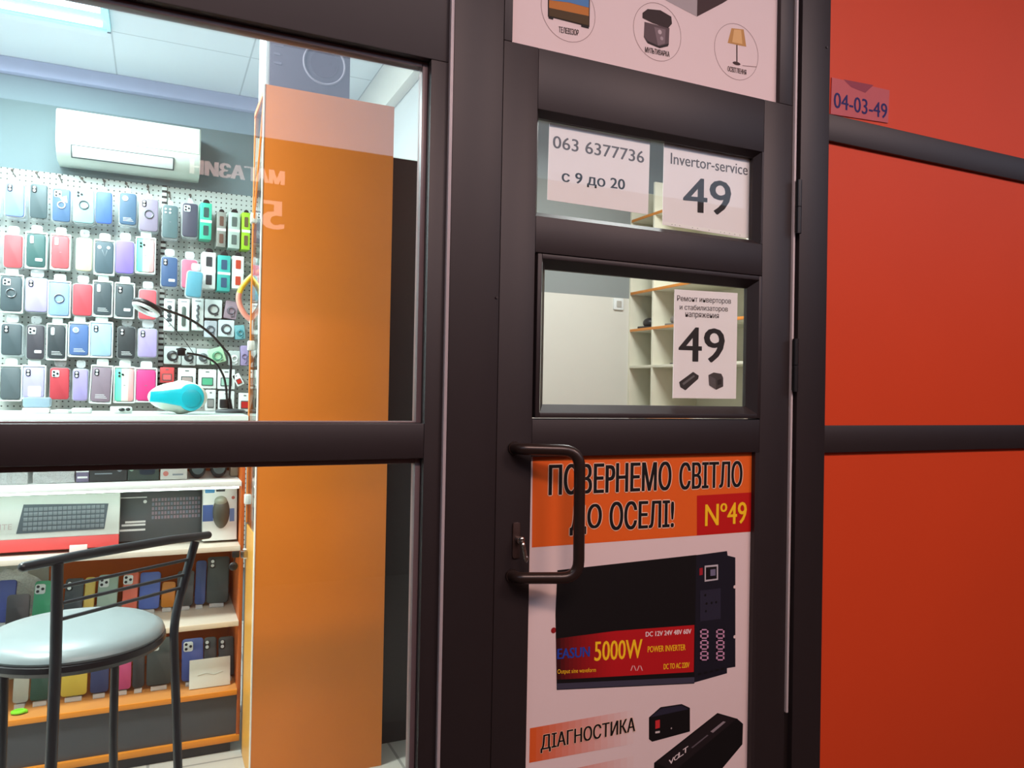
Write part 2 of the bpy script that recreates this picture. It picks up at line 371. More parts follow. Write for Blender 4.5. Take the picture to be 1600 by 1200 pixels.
for y0, y1 in ((283, 366), (530, 612)):
    xm = FX(1242 if y0 < 400 else 1237, (y0+y1)/2); z1, z0 = FZ(1240, y0), FZ(1240, y1)
    h = M().tube([(xm, -.014, z0), (xm, -.014, (z0+z1)/2-.001)], .0085, 14).tube([(xm, -.014, (z0+z1)/2+.001), (xm, -.014, z1)], .0085, 14)
    h.box(xm-.006, xm+.012, -.014, .004, z0+.004, z1-.004, .001)
    h.build('hinge', BLACK, d1, True)
# bow handle
def bend(pts, r, n=6):
    out = [Vector(pts[0])]
    for i in range(1, len(pts)-1):
        p = Vector(pts[i]); a = (Vector(pts[i-1])-p); c = (Vector(pts[i+1])-p)
        q = min(r, a.length*.49, c.length*.49); a = p+a.normalized()*q; c = p+c.normalized()*q
        for k in range(n+1):
            t = k/n; out.append(a*(1-t)**2+p*2*t*(1-t)+c*t*t)
    out.append(Vector(pts[-1])); return out
HB = mat('#2b1f1b', 0.32, 0.2, 0.5, 0.1, 60)
DG2 = 1.575
m0, m1 = P(803, 700, DF), P(799, 899, DF); g0, g1 = P(906, 704, DG2), P(904, 903, DG2)
hd = M().tube(bend([(m0.x, 0, m0.z), (m0.x+.004, -.030, m0.z), g0, g1, (m1.x+.004, -.030, m1.z), (m1.x, 0, m1.z)], .042), .0138, 16)
for c in (m0, m1): hd.disc(c.x, c.z, .016, -.006, .001, 20)
hd.build('pull_handle', HB, d1, True)
c = P(806, 836, DF); lk = M().rrect(c.x, c.z-.012, .020, .085, .006, -.005, .001, .001)
lo = lk.build('lock_plate', mat('#4a3a36', 0.4, 0.6), d1, True)
l2 = M().disc(c.x+.003, c.z-.010, .0085, -.020, -.004, 16, b=.001)
l2.tube(bend([(c.x+.003, -.018, c.z-.012), (c.x+.004, -.032, c.z-.014), (c.x+.010, -.034, c.z-.05)], .01), [.005]*9, 8)
l2.ell((c.x+.004, -.024, c.z-.006), .007, .006, .007); l2.ell((c.x+.011, -.034, c.z-.05), .006, .005, .009)
tag(l2.build('lock_cylinder', CHROME, lo, True), 'worn shiny metal lock cylinder with turn')
# ------------------------------------------------------------------ orange red panel wall
wf = thing('wall_front', 'orange red panelled wall in dark frame right of the door', 'wall', (2.6, 0.03, 0), kind='structure')
xr1 = 4.2; za, zb_ = FZ(1450, 213), FZ(1450, 252); zc_, zd = FZ(1450, 664.5), FZ(1450, 704)
rb = M().box(xp0, xr1, 0, .05, zb_, za, .002).box(xp0, xr1, 0, .05, zd, zc_, .002)
rb.box(xr1, xr1+.08, 0, .05, 0, 3.3, .002)
rb.box(xg-.003, xr1+2, .0, .06, 3.3, 4.2).box(-6, xg-.003, 0, .06, 3.3, 4.2).box(-6, xw0, 0, .06, 0, 3.3).box(xr1+.08, 9, 0, .06, 0, 3.3)
rb.build('rail', FRAME, wf, True)
for z0, z1 in ((0, zd), (zc_, zb_), (za, 3.3)):
    M().box(xp0, xr1, .012, .03, z0, z1).build('panel', REDPAN, wf, True)
# ================================================================== posters and notices on the door
DP = DF+.0145
INK = pm('#0d0a0b'); OR = pm('#dc5f1a'); RD = pm('#b8120f'); YL = pm('#f2c21c'); PW = mat('#dccac8', 0.55, 0, 0.35, 0.015, 8)
def pat(D, k): return D-.0004*k
ps = thing('poster', 'large orange and white poster with inverter on the lower door', 'poster', ((G0+G1)/2, DP-DF, .25))
M().box(G0, G1, DP-DF, DP-DF+.0012, .25, Gz1).build('sheet', PW, ps, True)
def banner(name, fn):
    b = M(); fn(b); b.build(name, None, ps, True)
banner('header_band', lambda b: (poly(b, [(832.5, 711.5), (1180.5, 706), (1177, 830.5), (831, 855.5)], pat(DP, 1), OR), poly(b, [(1089, 774.5), (1179, 769), (1177.5, 830), (1089, 836.5)], pat(DP, 2), RD)))
def fade(b, TL, TR, BR, BL, D, c0, c1, n=14, p=1.0):
    a0, a1 = lin(c0), lin(c1)
    for i in range(n):
        t0, t1 = i/n, (i+1)/n; q = ((t0+t1)/2)**p
        L = lambda A, B, t: (A[0]+(B[0]-A[0])*t, A[1]+(B[1]-A[1])*t)
        col = [a0[j]*(1-q)+a1[j]*q for j in range(3)]
        hx = '#'+''.join('%02x' % int(255*(12.92*x if x < .0031308 else 1.055*x**(1/2.4)-.055)+.5) for x in col)
        poly(b, [L(TL, TR, t0), L(TL, TR, t1), L(BL, BR, t1), L(BL, BR, t0)], D, pm(hx))
banner('caption_band', lambda b: fade(b, (828, 1138), (990, 1109), (990, 1162), (827, 1192), pat(DP, 1), '#d2581c', '#dccac8', 16, 1.3))
banner('caption_band', lambda b: fade(b, (826, 1216), (990, 1181), (990, 1240), (826, 1270), pat(DP, 1), '#d2581c', '#dccac8', 16, 1.3))
for nm, body, xl, yl, xr, yr, hp in (('headline', 'ПОВЕPНЕМО', 858, 774.5, 1048, 766, 47), ('headline', 'СВІТЛО', 1062, 765.5, 1159, 761, 42), ('headline', 'ДО', 891, 837, 939, 832, 46),
                                    ('headline', 'ОСЕЛІ!', 953, 829, 1052, 824, 44), ('caption', 'ДІАГНОСТИКА', 845, 1177, 992, 1147, 27.5)):
    b = M()
    txtpx(b, body, xl, yl, xr, yr, hp, pat(DP, 3), pm('#e9c3a8'), .0018 if hp > 30 else .0008, .0024 if hp > 30 else .0013)
    txtpx(b, body, xl, yl, xr, yr, hp, pat(DP, 4), INK, .0020 if hp > 30 else .0010)
    b.build(nm, None, ps, True)
banner('shop_number', lambda b: txtpx(b, 'Nº49', 1102, 822.5, 1166, 817.5, 34, pat(DP, 4), YL, .0011))
b = M(); D1, D2, D3 = pat(DP, 1), pat(DP, 2), pat(DP, 3)
NV = pm('#15131f'); NV2 = pm('#262434'); BK = pm('#0b0708'); GR = pm('#3a3848')
circ(b, 865, 985, .0072, D1, pm('#8c1418'))
poly(b, [(1083, 868), (1136, 861), (1137, 868), (1149, 871), (1149, 1042), (1136, 1044), (1136, 1052), (1083, 1067)], D1, NV)
poly(b, [(871, 891), (1088, 867), (1085, 1068), (870, 1078), (868, 960)], D2, BK)
poly(b, [(870, 1068), (1085, 1058), (1085, 1067), (871, 1077)], D3, GR)
fade(b, (869, 998), (960, 986), (960, 1057), (870, 1062), D3, '#180708', '#b01117', 14, 0.8)
poly(b, [(960, 986), (1085, 976.5), (1084, 1050), (960, 1057)], D3, pm('#b01117'))
D4 = pat(DP, 4)
for yy in (917, 995): circ(b, 1148, yy, .0045, D2, PW)
poly(b, [(1101, 884), (1122, 882), (1122, 906), (1101, 909)], D2, pm('#b8b3b8')); poly(b, [(1103, 886.5), (1120, 885), (1120, 904), (1103, 906)], D3, BK)
poly(b, [(1110, 890), (1118, 889), (1118, 899), (1110, 900)], D4, pm('#6c6880'))
poly(b, [(1093, 888), (1098, 887), (1098, 898), (1093, 899)], D2, pm('#9c1a26'))
poly(b, [(1094, 923), (1126, 919), (1126, 967), (1094, 971)], D2, NV2)
for q in ((1102, 930), (1103, 955), (1104, 943), (1112, 942), (1119, 941)): circ(b, q[0], q[1], .0035, D3, BK)
for xx in (1094, 1119):
    for j in range(3):
        y0 = 983+j*17
        for q in ((0, 0, 13, 2), (0, 6.5, 13, 8.5), (0, 13, 13, 15), (0, 0, 2.5, 15), (10.5, 0, 13, 15)):
            poly(b, [(xx+q[0], y0+q[1]), (xx+q[2], y0+q[1]), (xx+q[2], y0+q[3]), (xx+q[0], y0+q[3])], D3, pm('#c08fae'))
for j in range(5): poly(b, [(1091+j*9, 1052-j*2), (1096+j*9, 1051-j*2), (1096+j*9, 1054-j*2), (1091+j*9, 1055-j*2)], D3, BK)
txtpx(b, '5000W', 929, 1033, 1003, 1028, 30, D4, YL, .0009)
txtpx(b, 'EASUN', 871, 1030, 921, 1026, 16, D4, pm('#1d3f9c'), .0009)
txtpx(b, 'POWER INVERTER', 1012, 1019.5, 1071, 1016, 9.5, D4, YL, .0003)
txtpx(b, 'Output sine waveform', 871, 1055, 931, 1052, 9, D4, YL)
txtpx(b, 'DC TO AC 220V', 1037, 1046, 1077, 1043, 8.5, D4, YL, .0003)
txtpx(b, 'DC 12V 24V 48V 60V', 1009, 995, 1080, 990, 7.5, D4, pm('#e8dada'), .0004)
for j in range(4): poly(b, [(985+j*5, 1048-(j % 2)*8), (988+j*5, 1040+(j % 2)*8), (989.5+j*5, 1040+(j % 2)*8), (986.5+j*5, 1048-(j % 2)*8)], D4, pm('#d8a0a0'))
b.build('inverter_picture', None, ps, True)
b = M()
poly(b, [(1014, 1121), (1032, 1105), (1065, 1100), (1078, 1106), (1078, 1143), (1019, 1159), (1014, 1155)], D1, BK)
poly(b, [(1024, 1126), (1031, 1124.5), (1031, 1137), (1024, 1139)], D2, pm('#c02c30')); poly(b, [(1024, 1143), (1031, 1142), (1031, 1145), (1024, 1146)], D2, pm('#c9c0c0'))
circ(b, 1049, 1138, .0022, D2, pm('#a8a0a0'))
poly(b, [(1016, 1121), (1033, 1107), (1065, 1102), (1076, 1108)], D2, NV2)
b.build('small_inverter_picture', None, ps, True)
b = M()
poly(b, [(1022, 1192), (1121, 1114), (1152, 1123), (1161, 1131), (1160, 1163), (1100, 1235), (1040, 1240), (1022, 1215)], D1, BK)
poly(b, [(1026, 1192), (1121, 1116), (1150, 1124), (1052, 1206)], D2, pm('#1c1416'))
for k, (x, y, ch) in enumerate(((1045, 1196, 'V'), (1053, 1190, 'O'), (1060, 1184.5, 'L'), (1067, 1179, 'T'))): txtpx(b, ch, x, y, x+8, y-5.5, 8, D3, pm('#ddd2d2'), .0004)
poly(b, [(1110, 1143), (1130, 1127), (1134, 1128), (1114, 1145)], D3, pm('#8a8086')); poly(b, [(1080, 1168), (1105, 1148), (1107, 1149), (1082, 1169)], D3, pm('#5a5258'))
b.build('black_device_picture', None, ps, True)
M().box(G0-.002, G0+.002, DP-DF-.0012, DP-DF+.001, .25, Gz1).build('white_border', PAPER, ps, True)
# upper poster
pt = thing('poster', 'pale poster with television, cooker and lamp circles at top of door', 'poster', ((T0+T1)/2, DP-DF, Tz0))
M().box(T0, T1, DP-DF, DP-DF+.0012, Tz0, 2.66).build('sheet', PW, pt, True)
b = M()
b.box(T0, T0+.005, DP-DF-.0008, DP-DF+.0005, Tz0, 2.66).box(T0, T1, DP-DF-.0008, DP-DF+.0005, Tz0, Tz0+.004)  # whiter strips stand for light coming through the gap behind the sheet
tag(b.build('white_border', mat('#f4efee', 0.5), pt, True), 'edge painted white for light from the gap behind')
THIN = pm('#8a7170')
b = M(); r0 = P(930.5, 17, DP).x-P(888.5, 17, DP).x
circ(b, 888.5, 17, r0, pat(DP, 1), THIN, .0012)
poly(b, [(856, -22), (922, -8), (921, 42.6), (856, 26)], D1, pm('#231c12')); poly(b, [(858, -20), (920.5, -6), (920, 25), (858, 12)], D2, pm('#b5702c'))
poly(b, [(858, -20), (920.5, -6), (920, 12), (890, 4), (858, 0)], D3, pm('#4a7cae')); poly(b, [(858, 12), (920, 25), (920, 40), (858, 24.5)], D3, pm('#463414'))
poly(b, [(857, 26), (865, 28), (864, 31), (857, 29)], D1, BK); poly(b, [(908, 39), (920, 42), (920, 45), (908, 42)], D1, BK)
txtpx(b, 'ТЕЛЕВІЗОР', 873, 50.5, 904, 56, 9.5, D2, pm('#2a1d1d'), .0003)
b.build('television_picture', None, pt, True)
b = M(); r1 = P(1064.5, 50, DP).x-P(1027.5, 50, DP).x; circ(b, 1027.5, 50, r1, D1, THIN, .0012)
poly(b, [(1007, 34), (1046, 44), (1045, 70), (1030, 74), (1012, 64), (1006, 58)], D1, pm('#57474a'))
poly(b, [(1022, 42), (1040, 46), (1039, 68), (1028, 71)], D2, pm('#77666a')); circ(b, 1031, 50, .006, D3, pm('#b7a9ab')); circ(b, 1034, 60, .005, D3, pm('#a09296'))
poly(b, [(1004, 20), (1012, 14), (1032, 16), (1049, 26), (1050, 37), (1044, 44), (1020, 36), (1004, 28)], D2, pm('#2c1c1c'))
poly(b, [(1006, 57), (1012, 64), (1030, 72), (1045, 68), (1044, 72), (1031, 75), (1012, 67)], D3, pm('#1d1214'))
txtpx(b, 'МУЛЬТИВАРКА', 1008, 81.5, 1046, 89, 8.5, D2, pm('#2a1d1d'), .0003)
b.build('cooker_picture', None, pt, True)
b = M(); r2 = P(1185, 81, DP).x-P(1151, 81, DP).x; circ(b, 1151, 81, r2, D1, THIN, .0012)
poly(b, [(1143, 44), (1162, 46), (1166, 73), (1137, 67)], D1, pm('#b98a4e')); poly(b, [(1147, 46), (1158, 47), (1160, 69), (1144, 66)], D2, pm('#d8ad72'))
poly(b, [(1150.5, 70), (1152.3, 70), (1152.3, 100), (1150.5, 100)], D1, pm('#3a2624'))
circ(b, 1151, 99, .0135, D2, pm('#3a2422'), rz=.0045); poly(b, [(1160, 102), (1182, 104), (1182, 105), (1160, 103)], D1, THIN)
txtpx(b, 'ОСВІТЛЕННЯ', 1137, 111, 1166, 117, 8, D2, pm('#3a2624'), .0003)
b.build('lamp_picture', None, pt, True)
b = M(); poly(b, [(1020, -10), (1090, -25), (1089, 26)], D1, pm('#a39a9a')); poly(b, [(1090, -25), (1150, -8), (1129, 5), (1089, 26)], D1, pm('#3a2626'))
b.build('box_picture', None, pt, True)
# notices behind the glass
GT = pm('#5d5658'); DK = pm('#2b2628')
def notice(name, label, corners, D, parts):
    c = [P(x, y, D) for x, y in corners]
    z0 = min(p.z for p in c); t = thing(name, label, 'notice', (sum(p.x for p in c)/4, D-DF, z0))
    pr = M().prism([(p.x, p.z) for p in c], D-DF, D-DF+.0008); pr.build('paper', PAPER, t, True)
    for fn in parts(D-.0004):
        b = M(); fn(b); b.build('lettering', None, t, True)
    return t
DN = DF+.0385
def n1(D): return [lambda b: txtpx(b, '063 6377736', 864, 231, 1006, 255, 19, D, GT, .0006), lambda b: txtpx(b, 'с 9 до 20', 878, 287, 976, 300, 20, D, INK, .0009)]
notice('paper_notice', 'white paper sheet with phone number and opening hours on door', [(858.5, 192), (855, 312), (1012.5, 335), (1015.5, 222)], DN, n1)
def dots(b, D):
    poly(b, [(1037, 346), (1177.5, 368), (1177.5, 373), (1037, 350)], D+.0002, pm('#f8f2ee'))
    for x in (1050, 1055, 1062, 1082, 1090, 1108, 1126, 1132, 1140, 1148, 1156): circ(b, x, 348.5+(x-1036)*.157, .0011, D, GT)
def n2(D): return [lambda b: txtpx(b, 'Invertor-service', 1048, 256, 1168, 274, 17, D, GT, .0004), lambda b: txtpx(b, '49', 1068, 331, 1141, 337, 54, D, DK, .0022), lambda b: dots(b, D)]
notice('paper_notice', 'white paper sheet reading Invertor-service above a large 49', [(1037.5, 222), (1035, 351), (1177.5, 374), (1180, 246)], DN, n2)
DB = DF+.0325
def n3(D):
    def h(b):
        txtpx(b, 'Ремонт инверторов', 1058, 472.5, 1142, 477, 11, D, GT, .0003); txtpx(b, 'и стабилизаторов', 1062, 486, 1137, 489, 10.5, D, GT, .0003); txtpx(b, 'напряжения', 1071, 497.5, 1123, 500, 9.5, D, GT, .0003)
    def p1(b): poly(b, [(1061, 597), (1083, 581), (1092, 587), (1091, 592), (1071, 610), (1063, 605)], D, pm('#3b3434')); poly(b, [(1066, 599), (1084, 586), (1086, 588), (1068, 602)], D-.0003, pm('#6b6464'))
    def p2(b):
        poly(b, [(1107, 586), (1115, 582), (1127, 584), (1130, 590), (1130, 604), (1119, 609), (1108, 602)], D, pm('#4a4242')); poly(b, [(1107, 586), (1118, 592), (1119, 609), (1108, 602)], D-.0003, pm('#5d5454'))
        poly(b, [(1121, 594), (1127, 592), (1127, 600), (1121, 602)], D-.0003, pm('#2f2828'))
    return [h, lambda b: txtpx(b, '49', 1061, 565, 1131, 567, 54, D, DK, .0022), p1, p2]
notice('paper_notice', 'pinkish paper sheet with 49 and two device pictures in small casement', [(1054, 452), (1051, 622), (1150, 623), (1152.5, 458)], DB, n3)
# plate on the red panel
DS = DF+.0085
c4 = [P(x, y, DS) for x, y in ((1300, 121), (1390, 141), (1387.5, 192), (1298, 178))]
st = thing('number_sticker', 'small red number plate reading 04-03-49 on the top red panel', 'sticker', (c4[2].x, DS-DF, c4[2].z))
M().prism([(p.x, p.z) for p in c4], DS-DF, DS-DF+.0035).build('plate', mat('#b24848', 0.45), st, True)
b = M(); txtpx(b, '04-03-49', 1303, 168, 1386, 186, 24, DS-.0005, pm('#211c58'), .0009)
poly(b, [(1318, 124), (1365, 133), (1352, 145), (1330, 136)], DS-.0004, pm('#8a3a48')); b.build('lettering', None, st, True)
# ================================================================== PHONE SHOP
# ceiling light panel
xl_, yl_ = -.22, 3.90-DF
cl = thing('ceiling_light', 'bright square tube light set in the tiled ceiling', 'ceiling light', (xl_-.3, yl_-.3, ZC-.03))
M().box(xl_-.6, xl_, yl_-.6, yl_, ZC-.012, ZC-.002).build('diffuser', mat('#86d9dd', 0.5, 0, .5, 0, emit=0.75), cl, True)
fr = M()
for q in ((xl_-.6, xl_-.585, yl_-.6, yl_), (xl_-.015, xl_, yl_-.6, yl_), (xl_-.6, xl_, yl_-.6, yl_-.585), (xl_-.6, xl_, yl_-.015, yl_)): fr.box(*q, ZC-.02, ZC-.001)
fr.build('light_frame', mat('#bfeef0', 0.4), cl, True)
for k in range(4):
    y = yl_-.09-k*.14; M().tube([(xl_-.57, y, ZC-.022), (xl_-.03, y, ZC-.022)], .013, 12).build('tube', mat('#f4ffff', 0.4, emit=4.0, var=0), cl, True)
# air conditioner
DA = 4.5-.2
ax0, ax1, az0, az1 = rect(86, 190, 314, 252, DA)[0], rect(86, 190, 314, 252, DA)[1], P(200, 258, DA).z, P(200, 184, DA).z
ac = thing('air_conditioner', 'white split air conditioner on the blue grey back wall', 'air conditioner', ((ax0+ax1)/2, YB, az0))
hgt = az1-az0; aw = (ax1-ax0)/2
prof = [(0, 0), (-.10, 0), (-.165, .03), (-.195, hgt*.30), (-.20, hgt*.42), (-.20, hgt-.02), (-.185, hgt), (0, hgt)]
def yzprism(pr, x0, x1, b_=0.0):
    m_ = M(); m_.prism([(p[0], p[1]) for p in pr], x0, x1, b_); m_.v = [Vector((v.y, v.x, v.z)) for v in m_.v]; m_.f = [f[::-1] for f in m_.f]; return m_
ACW = mat('#dfe9e0', 0.35, 0, 0.5, 0.02, 8)
yzprism(prof, -aw, aw, .006).build('body', ACW, ac)
yzprism([(-.2005, hgt*.42), (-.204, hgt*.43), (-.204, hgt-.015), (-.198, hgt-.004), (-.19, hgt-.004), (-.19, hgt*.42)], -aw+.006, aw-.006, .003).build('front_panel', mat('#e9f3ea', 0.3, 0, .5, .02, 8), ac)
yzprism([(-.150, .014), (-.1785, .030), (-.199, hgt*.285), (-.185, hgt*.285)], -aw*.80, aw*.62).build('outlet', mat('#5d6b6c', 0.6), ac)
yzprism([(-.168, .016), (-.188, .034), (-.1975, .066), (-.1935, .068), (-.180, .036)], -aw*.78, aw*.60, .001).build('louvre', WHITE, ac)
# pegboard
DPB = 4.5-.03
pz1 = P(200, 284, DPB).z
pgx0, pgx1 = -1.6, XP-.06
pg = thing('pegboard', 'white perforated pegboard on the back wall under the air conditioner', 'pegboard', ((pgx0+pgx1)/2, YB, .3))
M().box(pgx0, pgx1, YB-.03, YB-.002, .3, pz1, .002).build('board', grid_mat('#b9bfbb', '#454745', 0.026, 0.15, dots=True, axes=(0, 2)), pg, True)
xs = P(253.5, 450, DPB-.012).x
M().box(xs-.012, xs+.012, YB-.042, YB-.03, .3, pz1, .001).build('slotted_upright', grid_mat('#c9cfcc', '#2b2b2b', 0.03, 0.30, dots=True, axes=(2, 2), off=(0, 0)), pg, True)
# ---- hanging goods
CAM = mat('#20242a', 0.3); LENS = mat('#d8e2e6', 0.2); STK = mat('#eef2f2', 0.5)
PASTEL = ramp_mat([(0.0, '#55cfae'), (0.32, '#7fdcc0'), (0.36, '#e8e6dc'), (0.68, '#ece4da'), (0.72, '#e8b3b0'), (1.0, '#e7a6a8')], 0, 0.4, 'three_tone')
ORD = ['first', 'second', 'third', 'fourth', 'fifth', 'sixth', 'seventh', 'eighth', 'ninth', 'tenth', 'eleventh', 'twelfth', 'thirteenth']
def hazed(h, k=.08):  # mixes a milky haze into the hanging case colours
    v = [int(h[i:i+2], 16) for i in (1, 3, 5)]; return '#'+''.join('%02x' % int(a*(1-k)+b_*k) for a, b_ in zip(v, (214, 238, 236)))
def cutout(kind, w, h, y):
    b = M(); cx = -w*.26; cz = h-.022
    if kind == 'dual': b.rrect(cx, cz-.004, .020, .034, .008, y-.0025, y, .0006, CAM); b.disc(cx, cz+.004, .006, y-.0045, y, 14, LENS); b.disc(cx, cz-.012, .006, y-.0045, y, 14, LENS)
    elif kind == 'square': b.rrect(cx+.004, cz-.006, .032, .034, .007, y-.0025, y, .0006, LENS); [b.disc(cx+.004+dx, cz-.006+dz, .005, y-.0045, y, 12, CAM) for dx, dz in ((-.007, .008), (-.007, -.008), (.008, 0))]
    elif kind == 'four': [b.disc(cx+.004+dx, cz-.008+dz, .0055, y-.003, y, 12, LENS) for dx, dz in ((-.008, .009), (-.008, -.009), (.013, .009), (.013, -.009))]
    elif kind == 'round': b.disc(cx+.006, cz-.006, .014, y-.003, y, 22, LENS); b.disc(cx+.006, cz-.006, .009, y-.004, y, 18, mat('#9fb4bd', 0.3))
    elif kind == 'bar': b.rrect(cx+.002, cz-.006, .016, .038, .006, y-.0025, y, .0006, LENS)
    elif kind == 'tri': [b.disc(cx+.004+dx, cz-.008+dz, .0055, y-.003, y, 12, CAM) for dx, dz in ((-.006, .008), (-.006, -.008), (.009, 0))]
    else: return None
    return b
def extra(kind, w, h, y):
    b = M()
    if kind == 'ring': b.ring(.0, h*.52, .020, .0028, y-.003, m=mat('#7a8288', 0.3, 0.6))
    elif kind == 'sticker': b.rrect(w*.16, h*.22, .030, .014, .003, y-.0015, y, 0, STK)
    elif kind == 'text': [b.box(-w*.28, w*(.2+.07*k), y-.001, y, h*(.20-.045*k), h*(.212-.045*k), m=STK) for k in range(3)]
    elif kind == 'glint': b.prism([(-w*.1, h*.72), (w*.28, h*.80), (w*.34, h*.58), (w*.05, h*.62)], y-.0012, y, 0, LENS); b.ring(0, h*.5, .016, .0025, y-.003, m=STK)  # the pale patch is a highlight painted onto the shell
    elif kind == 'block': b.rrect(w*.06, h*.2, w*.62, h*.34, .006, y-.002, y, 0, STK)
    elif kind == 'label': b.box(-w*.06, w*.06, y-.001, y, h*.48, h*.50, m=mat('#7a8088'))
    elif kind == 'spots': b.disc(w*.22, h*.82, .008, y-.0015, y, 14, LENS); b.disc(-w*.28, h*.82, .009, y-.0015, y, 14, LENS); b.prism([(-w*.16, h*.74), (-w*.1, h*.74), (w*.03, h*.52)], y-.0012, y, 0, GRY); b.prism([(w*.18, h*.74), (w*.12, h*.74), (w*.03, h*.52)], y-.0012, y, 0, GRY)
    else: return None
    return b
GRY = mat('#87929a', 0.4)
def hang_case(r, col, desc, row, n, pack='clear', cam='dual', ex=None, tilt=0.0, D=4.36, depth=.075, rowname=None):
    x0, x1, z0, z1 = rect(*r, D); w, h = x1-x0, z1-z0
    lab = '%s, %s from left in %s' % (desc, ORD[n], rowname or (row+' pegboard row')) if n >= 0 else desc
    t = thing('phone_case', lab, 'phone case', ((x0+x1)/2, D-DF, z0), (0, -tilt, 0), 'phone cases hanging on the pegboard')
    p = M(); pmx = {'clear': CLEAR, 'white': WPACK, 'thin': CLEARD}[pack]
    yb = .012
    mg = .009 if pack != 'white' else .015
    p.rrect(0, h*.5, w+mg, h+mg, .016, yb-.006, yb+depth, .002)
    if row != 'top': p.rrect(0, h+.026, w*.62, .038, .012, yb, yb+.004, .001)
    else: p.rrect(0, h+.012, w*.34, .040, .010, yb, yb+.003, .001)
    if pack == 'white':
        for q in ((-w/2-.0075, -w/2-.002, -.0085, h+.010), (w/2+.002, w/2+.0075, -.0085, h+.010)): p.box(q[0], q[1], -.002, yb, q[2], q[3], .002)
        p.box(-w/2-.003, w/2+.003, -.002, yb, -.010, -.003, .002); p.box(-w/2-.003, w/2+.003, -.002, yb, h+.003, h+.012, .002)
    p.build('pack', pmx, t)
    m_ = col if not isinstance(col, str) else mat(hazed(col), 0.42, 0, 0.45, 0.05, 30)
    s = M().rrect(0, h*.5, w, h, .013, -.004, .010, .003).build('case_shell', m_, t)
    c = cutout(cam, w, h, -.004)
    if c: c.build('camera_cutout', None, s)
    e = extra(ex, w, h, -.004)
    if e: e.build('print', None, s)
    return t, (x0+x1)/2, z1
def hook(px, py, x, z, D, desc):
    a = P(px, py, DPB); q = Vector((x, D-DF+.004, z+.030))
    t = thing('peg_hook', 'wire hook holding the '+desc, 'hook', tuple(a), (0, 0, 0), 'wire hooks on the pegboard')
    M().tube(bend([a+Vector((0, .01, 0)), a+Vector((0, -.012, -.002)), q, q+Vector((0, -.012, .006))], .012), .0026, 8).build('wire', WIRE, t, True)
    M().disc(a.x, a.z, .007, a.y-.003, a.y+.002, 12).build('foot', WIRE, t, True)
T = 'top row of the pegboard'
R1 = [((8, 286, 38, 338), '#7488cf', 'periwinkle blue phone case', 'clear', 'dual', None, (19, 266)), ((47, 288, 74, 341), '#3f5157', 'dark slate phone case', 'thin', 'dual', None, (57, 270)),
      ((82, 295, 110, 346), '#3f5f86', 'steel blue phone case with shiny ring', 'clear', 'square', 'glint', (93, 275)), ((115, 295, 147, 348), '#8fc0c6', 'pale aqua phone case', 'clear', 'tri', 'ring', (128, 279)),
      ((150, 300, 175, 349), '#3c62d2', 'plain cornflower blue phone case', 'thin', None, None, (163, 283)), ((187, 302, 213, 351), '#3c5c7a', 'muted blue phone case with round camera', 'clear', 'round', 'text', (197, 287)),
      ((218, 311, 247, 361), '#8c7f95', 'mauve phone case with ring', 'clear', 'dual', 'ring', (231, 292))]
for i, (r, col, d, pk, cm, ex, hk) in enumerate(R1):
    t, x, z = hang_case(r, col, d, 'top', i, pk, cm, ex); hook(hk[0], hk[1], x, z, 4.36, d+' in the top row')
for i, (r, col, d, pk, cm, ex, hk) in enumerate([((254, 321, 278, 372), '#4b6368', 'grey green four lens phone case', 'clear', 'four', 'label', (264, 301)), ((285, 318, 309, 370), '#3a3a4c', 'dark plum wallet case', 'clear', 'square', None, (297, 305))]):
    t, x, z = hang_case(r, col, d, 'top', i, pk, cm, ex, rowname='top row right of slotted upright'); hook(hk[0], hk[1], x, z, 4.36, d+' near the upright')
hang_case((-28, 282, -1, 333), '#c9dfe0', 'pale mint phone case cut by the left picture edge in the top row', 'top', -1, 'clear', None)
R2 = [((6, 367, 35, 418), '#d24a52', 'plain coral red phone case', 'clear', None, None), ((42, 366, 71, 417), '#2d5453', 'dark green phone case with sticker', 'white', 'bar', 'sticker'),
      ((81, 369, 108, 419), '#d4525a', 'coral red phone case with white camera', 'white', 'bar', 'label'), ((119, 372, 144, 423), '#d6d0a0', 'plain cream phone case', 'thin', None, None),
      ((149, 378, 177, 427), '#40545f', 'blue grey phone case with white spots', 'white', None, 'spots'), ((181, 377, 209, 427), '#8169cf', 'violet phone case', 'clear', None, None),
      ((214, 374, 241, 425), PASTEL, 'mint white and pink striped phone case', 'white', 'tri', 'label')]
for i, (r, col, d, pk, cm, ex) in enumerate(R2): hang_case(r, col, d, 'second', i, pk, cm, ex)
hang_case((-28, 366, -3, 416), '#cf3f48', 'red phone case cut by the left picture edge in the second row', 'second', -1, 'clear', None)
R2b = 'second row right of slotted upright'
hang_case((252, 402, 277, 448), '#33507c', 'navy phone case with sticker', '', 0, 'clear', 'dual', 'sticker', rowname=R2b)
hang_case((284, 406, 308, 450), '#c9607c', 'pink phone case in bag', '', 1, 'clear', None, None, rowname=R2b)
hang_case((290, 424, 314, 464), '#4f93a8', 'teal blue phone case in bag', '', 2, 'clear', None, None, tilt=R(-4), D=4.27, depth=.03, rowname=R2b)
